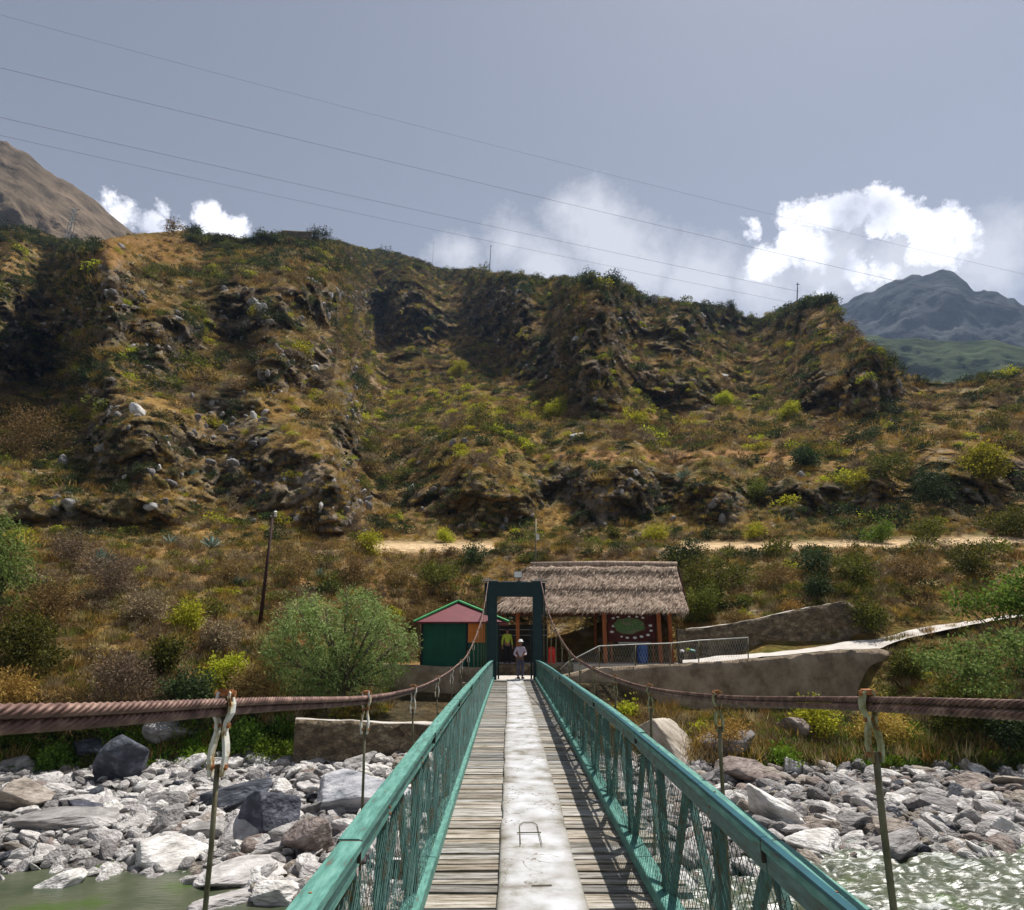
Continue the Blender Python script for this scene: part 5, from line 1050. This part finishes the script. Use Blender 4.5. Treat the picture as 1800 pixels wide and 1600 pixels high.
for (x, z) in [(-.95, .5), (-.7, .56), (-.1, .58), (.3, .57), (.62, .52), (1.0, .12), (1.02, -.14), (.85, -.36), (.5, -.44), (.15, -.5), (-.25, -.5), (-.55, -.44), (-.95, .1), (-1.05, -.2)]:
    w_ = rs.uniform(.06, .11); q_ = [(x+math.cos(a_)*w_, z+math.sin(a_)*w_*.6) for a_ in np.linspace(0, 6.28, 9)[:-1]]; n_ = len(q_)
    mb.add([(a_, -.044, b_) for a_, b_ in q_]+[(a_, -.033, b_) for a_, b_ in q_], [tuple(range(n_)), tuple(range(n_, 2*n_))[::-1]]+[(i, n_+i, n_+(i+1) % n_, (i+1) % n_) for i in range(n_)])
mb.build('painted_spots', M['white'], pb); part('ledge', [((.1, -.05, -.76), (1.7, .14, .08))], M['pipe'], pb); part('leg', [((-1.1, .02, -1.2), (.08, .06, 1.1)), ((1.1, .02, -1.2), (.08, .06, 1.1))], M['wood_red'], pb)
# barrel, jerry can, potted things
def lathe(mb, prof, c=(0, 0, 0), n=20):
    vs = [(c[0]+r*math.cos(2*math.pi*k/n), c[1]+r*math.sin(2*math.pi*k/n), c[2]+z) for r, z in prof for k in range(n)]
    m_ = len(prof); mb.add(vs, [(i*n+k, i*n+(k+1) % n, (i+1)*n+(k+1) % n, (i+1)*n+k) for i in range(m_-1) for k in range(n)]+[tuple(range(n))[::-1], tuple(range((m_-1)*n, m_*n))])
bq = at_y(1131, 1163, 34.6); br = empty('blue_barrel', (bq[0], 34.75, -.87)); tag(br, 'dark blue plastic barrel standing behind the path railing', 'barrel')
mb = MB(); lathe(mb, [(.24, 0), (.26, .05), (.28, .28), (.265, .3), (.285, .33), (.285, .6), (.265, .63), (.285, .66), (.26, .9), (.24, .95)]); mb.build('barrel_body', M['blue'], br, True)
mb = MB(); lathe(mb, [(.25, .952), (.255, .99), (.2, 1.0)]); mb.build('lid', M['black'], br)
bq = at_y(970, 1162, 35.0); jc = empty('red_container', (bq[0], 35.0, -.87)); tag(jc, 'bright red container standing right of the bridge portal', 'container')
mb = MB(); mb.box((0, 0, .36), (.38, .28, .72), taper=.86); mb.build('container_body', M['red'], jc); mb = MB(); mb.box((0, 0, .78), (.26, .06, .05)); mb.box((-.11, 0, .74), (.04, .06, .06)); mb.box((.11, 0, .74), (.04, .06, .06)); mb.build('handle', M['red'], jc)
bq = at_y(1212, 1158, 32.9); pp = empty('market_table', (bq[0], 33.0, at_y(1212, 1160, 33)[2]-.1)); tag(pp, 'small dark table with white and teal bundles behind the path railing', 'table')
part('table_top', [((0, 0, .42), (.75, .4, .05))], M['dark'], pp); part('leg', [((-.3, 0, .2), (.05, .3, .4)), ((.3, 0, .2), (.05, .3, .4))], M['dark'], pp)
for i, (x, z, r, mt_, lb) in enumerate([(-.28, .53, .1, 'white', 'white bundle on the left end of the small dark table'), (.2, .54, .12, 'teal', 'teal bundle on the right end of the small dark table'), (.0, .62, .09, 'hiviz', 'small yellow bundle in the middle of the small dark table')]):
    o = link('bundle', rock_mesh('bundle', 900+i, 3, 12, .1, M[mt_])); o.scale = (r*1.3, r, r*.8); o.location = (pp.location.x+x, pp.location.y, pp.location.z+z-.04); tag(o, lb, 'bundle')
# railing along the path
fr = empty('path_railing', tuple(at_y(1055, 1176, 30.3))); tag(fr, 'galvanised pipe railing with wire mesh along the top of the retaining wall', 'railing'); h3 = fr.location
tops = [Vector(at_y(*p)) for p in ((985, 1176, 29.7), (1000, 1163, 29.9), (1053, 1136, 30.35), (1117, 1133, 30.5), (1180, 1131, 30.65), (1228, 1126, 30.8), (1315, 1121, 31.05))]
mb = MB(); mb.tube([t_-h3 for t_ in tops], .026, 8); mb.build('top_pipe', M['pipe'], fr, True)
bots = [Vector(at_y(*p)) for p in ((985, 1196, 29.7), (1000, 1190, 29.9), (1053, 1173, 30.35), (1117, 1171, 30.5), (1180, 1169, 30.65), (1228, 1165, 30.8), (1315, 1158, 31.05))]
for t_, b_ in list(zip(tops, bots))[1:]: mb = MB(); mb.tube([t_-h3, b_-h3-Vector((0, 0, .15))], .024, 8); mb.build('post', M['rod'], fr, True)
mb = MB()
for (ta, ba), (tb_, bb_) in zip(list(zip(tops, bots))[:-1], list(zip(tops, bots))[1:]):
    n_ = max(2, int((tb_-ta).length/.12))
    for q_ in range(n_): t1 = q_/n_; t2 = min(1, (q_+3)/n_); mb.tube([ta.lerp(tb_, t1)-h3, ba.lerp(bb_, t2)-h3], .004, 3); mb.tube([ba.lerp(bb_, t1)-h3, ta.lerp(tb_, t2)-h3], .004, 3)
mb.build('wire_mesh', M['pipe'], fr)

# ================================================================== POLES, PYLON, RUIN, WIRES
pbs = ground(457, 1104); Dp = math.hypot(pbs.x, pbs.y); tp = Vector(at_range(480, 902, Dp))
tpz = empty('telephone_pole', pbs); tag(tpz, 'leaning rust brown telephone pole on the left slope', 'pole')
mb = MB(); mb.tube([Vector((0, 0, -.3)), tp-pbs], [.1, .06], 8); mb.build('pole_shaft', M['rustpole'], tpz, True)
mb = MB(); c = tp-pbs; lathe(mb, [(.03, 0), (.09, .05), (.05, .1), (.1, .15), (.03, .22)], c+Vector((.12, 0, -.1)), 10); mb.box(c+Vector((.05, 0, -.15)), (.3, .06, .06)); mb.build('insulator', M['white'], tpz)
g2 = ground(942, 998); D2 = math.hypot(g2.x, g2.y); t2 = Vector(at_range(942, 912, D2)); gp_ = empty('lamp_pole', g2); tag(gp_, 'slim grey pole with a small meter box behind the thatched roof', 'pole')
mb = MB(); mb.tube([(0, 0, -2.5), tuple(t2-g2)], [.07, .05], 8); mb.build('pole_shaft', M['rod'], gp_, True); mb = MB(); mb.box(Vector(at_range(945, 945, D2))-g2+Vector((0, -.1, 0)), (.22, .14, .4)); mb.build('meter_box', M['white'], gp_)
for (x, yb, yt, lb) in ((863, 478, 431, 'dark pole on the crest above the dark middle cliff'), (1402, 536, 497, 'dark pole on the rocky outcrop at the right end of the crest'), (762, 468, 425, 'very thin faint mast on the crest left of the middle pole')):
    g2 = ground(x, yb); D2 = math.hypot(g2.x, g2.y); t2 = Vector(at_range(x, yt, D2)); o = empty('crest_pole', g2); tag(o, lb, 'pole'); thin = .05 if x == 762 else .15
    mb = MB(); mb.tube([(0, 0, -.8), tuple(t2-g2)], [thin, thin*.7], 7); mb.build('pole_shaft', M['black'], o, True)
    if x != 762: mb = MB(); mb.box(t2-g2+Vector((0, 0, -.5)), (1.0, .12, .1)); mb.build('crossarm', M['black'], o)
g2 = Vector(at_range(117, 436, 300)); py_ = empty('lattice_pylon', g2); tag(py_, 'thin grey lattice pylon in front of the left mountain', 'pylon'); Hh = (Vector(at_range(117, 362, 300))-g2).z
mb = MB(); w0, w1 = 1.5, .35
for sx_, sy_ in ((-1, -1), (1, -1), (1, 1), (-1, 1)): mb.beam((sx_*w0, sy_*w0, -8), (sx_*w1, sy_*w1, Hh), .22, .22)
for k in range(8):
    za, zb = Hh*k/8, Hh*(k+1)/8; wa, wb = w0+(w1-w0)*k/8, w0+(w1-w0)*(k+1)/8
    for q_ in (1, -1): mb.beam((-q_*wa, -wa, za), (q_*wb, -wb, zb), .12, .12); mb.beam((-wa, -q_*wa, za), (-wb, q_*wb, zb), .12, .12)
for zz in (.72, .86, .98): mb.beam((-2.2, 0, Hh*zz), (2.2, 0, Hh*zz), .2, .2)
mb.build('lattice', M['pipe'], py_)
g2 = ground(522, 421); D2 = math.hypot(g2.x, g2.y)
a_, b_ = Vector(at_range(496, 405, D2)), Vector(at_range(549, 407, D2)); wall_strip('ruin_wall', [a_, b_], g2.z-1.5, 2.5, M['masonry'], 'flat topped low ruin wall on the crest between dark trees', 'ruin', sub=1, nz=.15)
WR = [[(-200, -30), (0, 30), (460, 142), (930, 275), (1380, 386), (1800, 480)], [(-200, 72), (0, 120), (480, 228), (960, 355), (1340, 440), (1800, 545)], [(-200, 162), (0, 205), (520, 322), (980, 425), (1405, 512)], [(-200, 194), (0, 237), (470, 340), (850, 424), (1290, 512), (1405, 535)]]
wl = ['topmost faint power line crossing the sky', 'second power line from the top crossing the sky', 'third power line from the top, running to the outcrop pole', 'lowest power line just above the crest, running to the outcrop pole']
M['wire'] = nmat('wire_grey', [(.3, (.1, .1, .12)), (.7, (.16, .16, .18))], 1, bump=0)
for i, (wr, lb) in enumerate(zip(WR, wl)):
    xs = [p[0] for p in wr]; ys = [p[1] for p in wr]; co = np.polyfit(xs, ys, 2); pts_ = []
    for x in np.linspace(xs[0], xs[-1], 50): D = np.interp(x, [-200, 1400, 1800], [120, 158, 175]); pts_.append(at_range(x, float(np.polyval(co, x)), D))
    mb = MB(); mb.tube(pts_, [.022, .034, .032, .026][i], 5); tag(mb.build('power_line', M['wire'], None), lb, 'power line', 'power lines above the ridge')

# ================================================================== PEOPLE
def skin_obj(name, joints, edges, mat, parent, sub=2):
    """joints: list of (x, y, z, radius or (rx, ry)); root is joint 0"""
    me = bpy.data.meshes.new(name); me.from_pydata([j[:3] for j in joints], edges, []); o = link(name, me, parent, mat)
    sk = o.modifiers.new('skin', 'SKIN'); sk.use_smooth_shade = True; sd = o.modifiers.new('sub', 'SUBSURF'); sd.levels = sd.render_levels = sub
    for i, j in enumerate(joints):
        r = j[3]; me.skin_vertices[0].data[i].radius = r if isinstance(r, tuple) else (r, r); me.skin_vertices[0].data[i].use_root = (i == 0)
    return o
def person(loc_, rz, label, shirtm, legm, hat, armpose, scale=1.0, lean=.0):
    p = empty('person', loc_, rz, label=label, cat='person'); p.scale = (scale,)*3
    J = [(0, 0, .95, (.125, .1)), (0, -lean*.2, 1.15, (.13, .1)), (0, -lean*.6, 1.36, (.155, .1)), (0, -lean*.8, 1.46, (.06, .06)), (0, -lean-.01, 1.53, (.052, .055)), (0, -lean-.02, 1.60, (.075, .09)), (0, -lean-.02, 1.68, (.072, .088))]
    E = [(0, 1), (1, 2), (2, 3), (3, 4), (4, 5), (5, 6)]
    for s in (-1, 1):
        n0 = len(J); J += [(s*.095, 0, .86, .082), (s*.1, -.01, .5, .056), (s*.1, .02, .3, .05), (s*.1, .03, .1, .036), (s*.105, -.03, .045, .04), (s*.11, -.14, .03, .035)]; E += [(0, n0)]+[(n0+k, n0+k+1) for k in range(5)]
        n0 = len(J); el, wr, hd = armpose[s]; J += [(s*.17, -lean*.6, 1.4, .055), (*el, .042), (*wr, .03), (*hd, (.035, .022))]; E += [(2, n0), (n0, n0+1), (n0+1, n0+2), (n0+2, n0+3)]
        d = (Vector(hd)-Vector(wr)).normalized(); side = d.cross(Vector((0, 1, 0))).normalized() if abs(d.y) < .9 else Vector((1, 0, 0)); nh = n0+3
        for q_, (o_, ln) in enumerate(((-.027, .07), (-.009, .08), (.009, .076), (.027, .06))):
            a_ = Vector(hd)+side*o_+d*.03; b_ = a_+d*ln*.5+Vector((0, -.01, 0)); c_ = b_+d*ln*.5+Vector((0, -.02, 0)); k0 = len(J); J += [(*a_, .009), (*b_, .0085), (*c_, .008)]; E += [(nh, k0), (k0, k0+1), (k0+1, k0+2)]
        a_ = Vector(wr)+d*.03-side*.03*s; b_ = a_+d*.04-side*.02*s; k0 = len(J); J += [(*a_, .011), (*b_, .009)]; E += [(n0+2, k0), (k0, k0+1)]
    body = skin_obj('body', J, E, M['skin'], p)
    # face
    hc = Vector((0, -lean-.02, 1.62)); fm_ = MB()
    for s in (-1, 1): lathe(fm_, [(.001, -.009), (.008, -.005), (.01, 0), (.008, .005), (.001, .009)], hc+Vector((s*.03, -.083, .01)), 8)
    fm_.build('eyes', M['black'], body, True)
    nm_ = MB(); nm_.beam(hc+Vector((0, -.085, .01)), hc+Vector((0, -.112, -.028)), .02, .02); 
    for s in (-1, 1): nm_.box(hc+Vector((s*.078, 0, -.005)), (.014, .035, .055))
    nm_.box(hc+Vector((0, -.088, -.055)), (.045, .012, .01)); nm_.build('nose_and_ears', M['skin'], body)
    # clothes: a little larger than the body
    Js = [(0, 0, .93, (.15, .125)), (0, -lean*.2, 1.15, (.15, .12)), (0, -lean*.6, 1.35, (.172, .118)), (0, -lean*.75, 1.45, (.075, .07))]; Es = [(0, 1), (1, 2), (2, 3)]
    for s in (-1, 1):
        el, wr, hd = armpose[s]; n0 = len(Js); w2 = tuple(Vector(el).lerp(Vector(wr), .92)); Js += [(s*.175, -lean*.6, 1.4, .068), (*el, .056), (*w2, .043)]; Es += [(2, n0), (n0, n0+1), (n0+1, n0+2)]
    skin_obj('shirt', Js, Es, shirtm, p)
    Jl = [(0, 0, .95, (.145, .12))]; El = []
    for s in (-1, 1): n0 = len(Jl); Jl += [(s*.1, 0, .84, .102), (s*.105, -.01, .5, .078), (s*.105, .02, .3, .07), (s*.105, .03, .09, .064)]; El += [(0, n0)]+[(n0+k, n0+k+1) for k in range(3)]
    skin_obj('trousers', Jl, El, legm, p)
    for s in (-1, 1):
        mb = MB(); mb.box((s*.108, -.045, .04), (.1, .27, .08), taper=.8); mb.build('shoe', M['black'], p)
    if hat:
        mb = MB(); lathe(mb, [(.17, 1.675), (.175, 1.685), (.10, 1.70), (.092, 1.78), (.06, 1.8), (.01, 1.79)], (0, -lean-.01, 0), 20); mb.build('hat', M['white'], p, True)
    else:
        mb = MB(); lathe(mb, [(.083, 1.62), (.092, 1.66), (.085, 1.71), (.05, 1.75), (.01, 1.76)], (0, -lean+.008, 0), 16); mb.build('hair', M['black'], p, True)
    return p
person((.5, 30.35, -1.4), .25, 'person in pale lilac shirt, grey trousers and white hat, standing behind the bridge portal', M['shirt'], M['trouser'], True, {-1: ((-.29, .06, 1.13), (-.17, -.1, 1.0), (-.12, -.15, .98)), 1: ((.28, .0, 1.12), (.16, -.17, 1.08), (.09, -.22, 1.08))}, .93, .05)
person((-.1, 35.2, -.88), .2, 'person in a yellow green vest and black trousers standing in the shade behind the portal', M['hiviz'], M['black'], False, {-1: ((-.25, .02, 1.12), (-.26, -.05, .88), (-.26, -.07, .8)), 1: ((.24, .03, 1.12), (.27, -.04, .88), (.28, -.06, .8))}, 1.0, .02)
# ================================================================== AIR
hz = MB(); hz.box((100, 1400, 560), (6600, 3100, 1140)); hm = bpy.data.materials.new('haze_air'); hm.use_nodes = True; hm.node_tree.nodes.clear()
ho = hm.node_tree.nodes.new('ShaderNodeOutputMaterial'); pv = hm.node_tree.nodes.new('ShaderNodeVolumePrincipled'); pv.inputs['Density'].default_value = .00012; pv.inputs['Color'].default_value = (.5, .68, 1, 1); pv.inputs['Anisotropy'].default_value = .2
hm.node_tree.links.new(pv.outputs[0], ho.inputs['Volume']); tag(hz.build('haze', hm, None), 'thin blue air haze over the far mountains', 'haze', None, 'stuff')
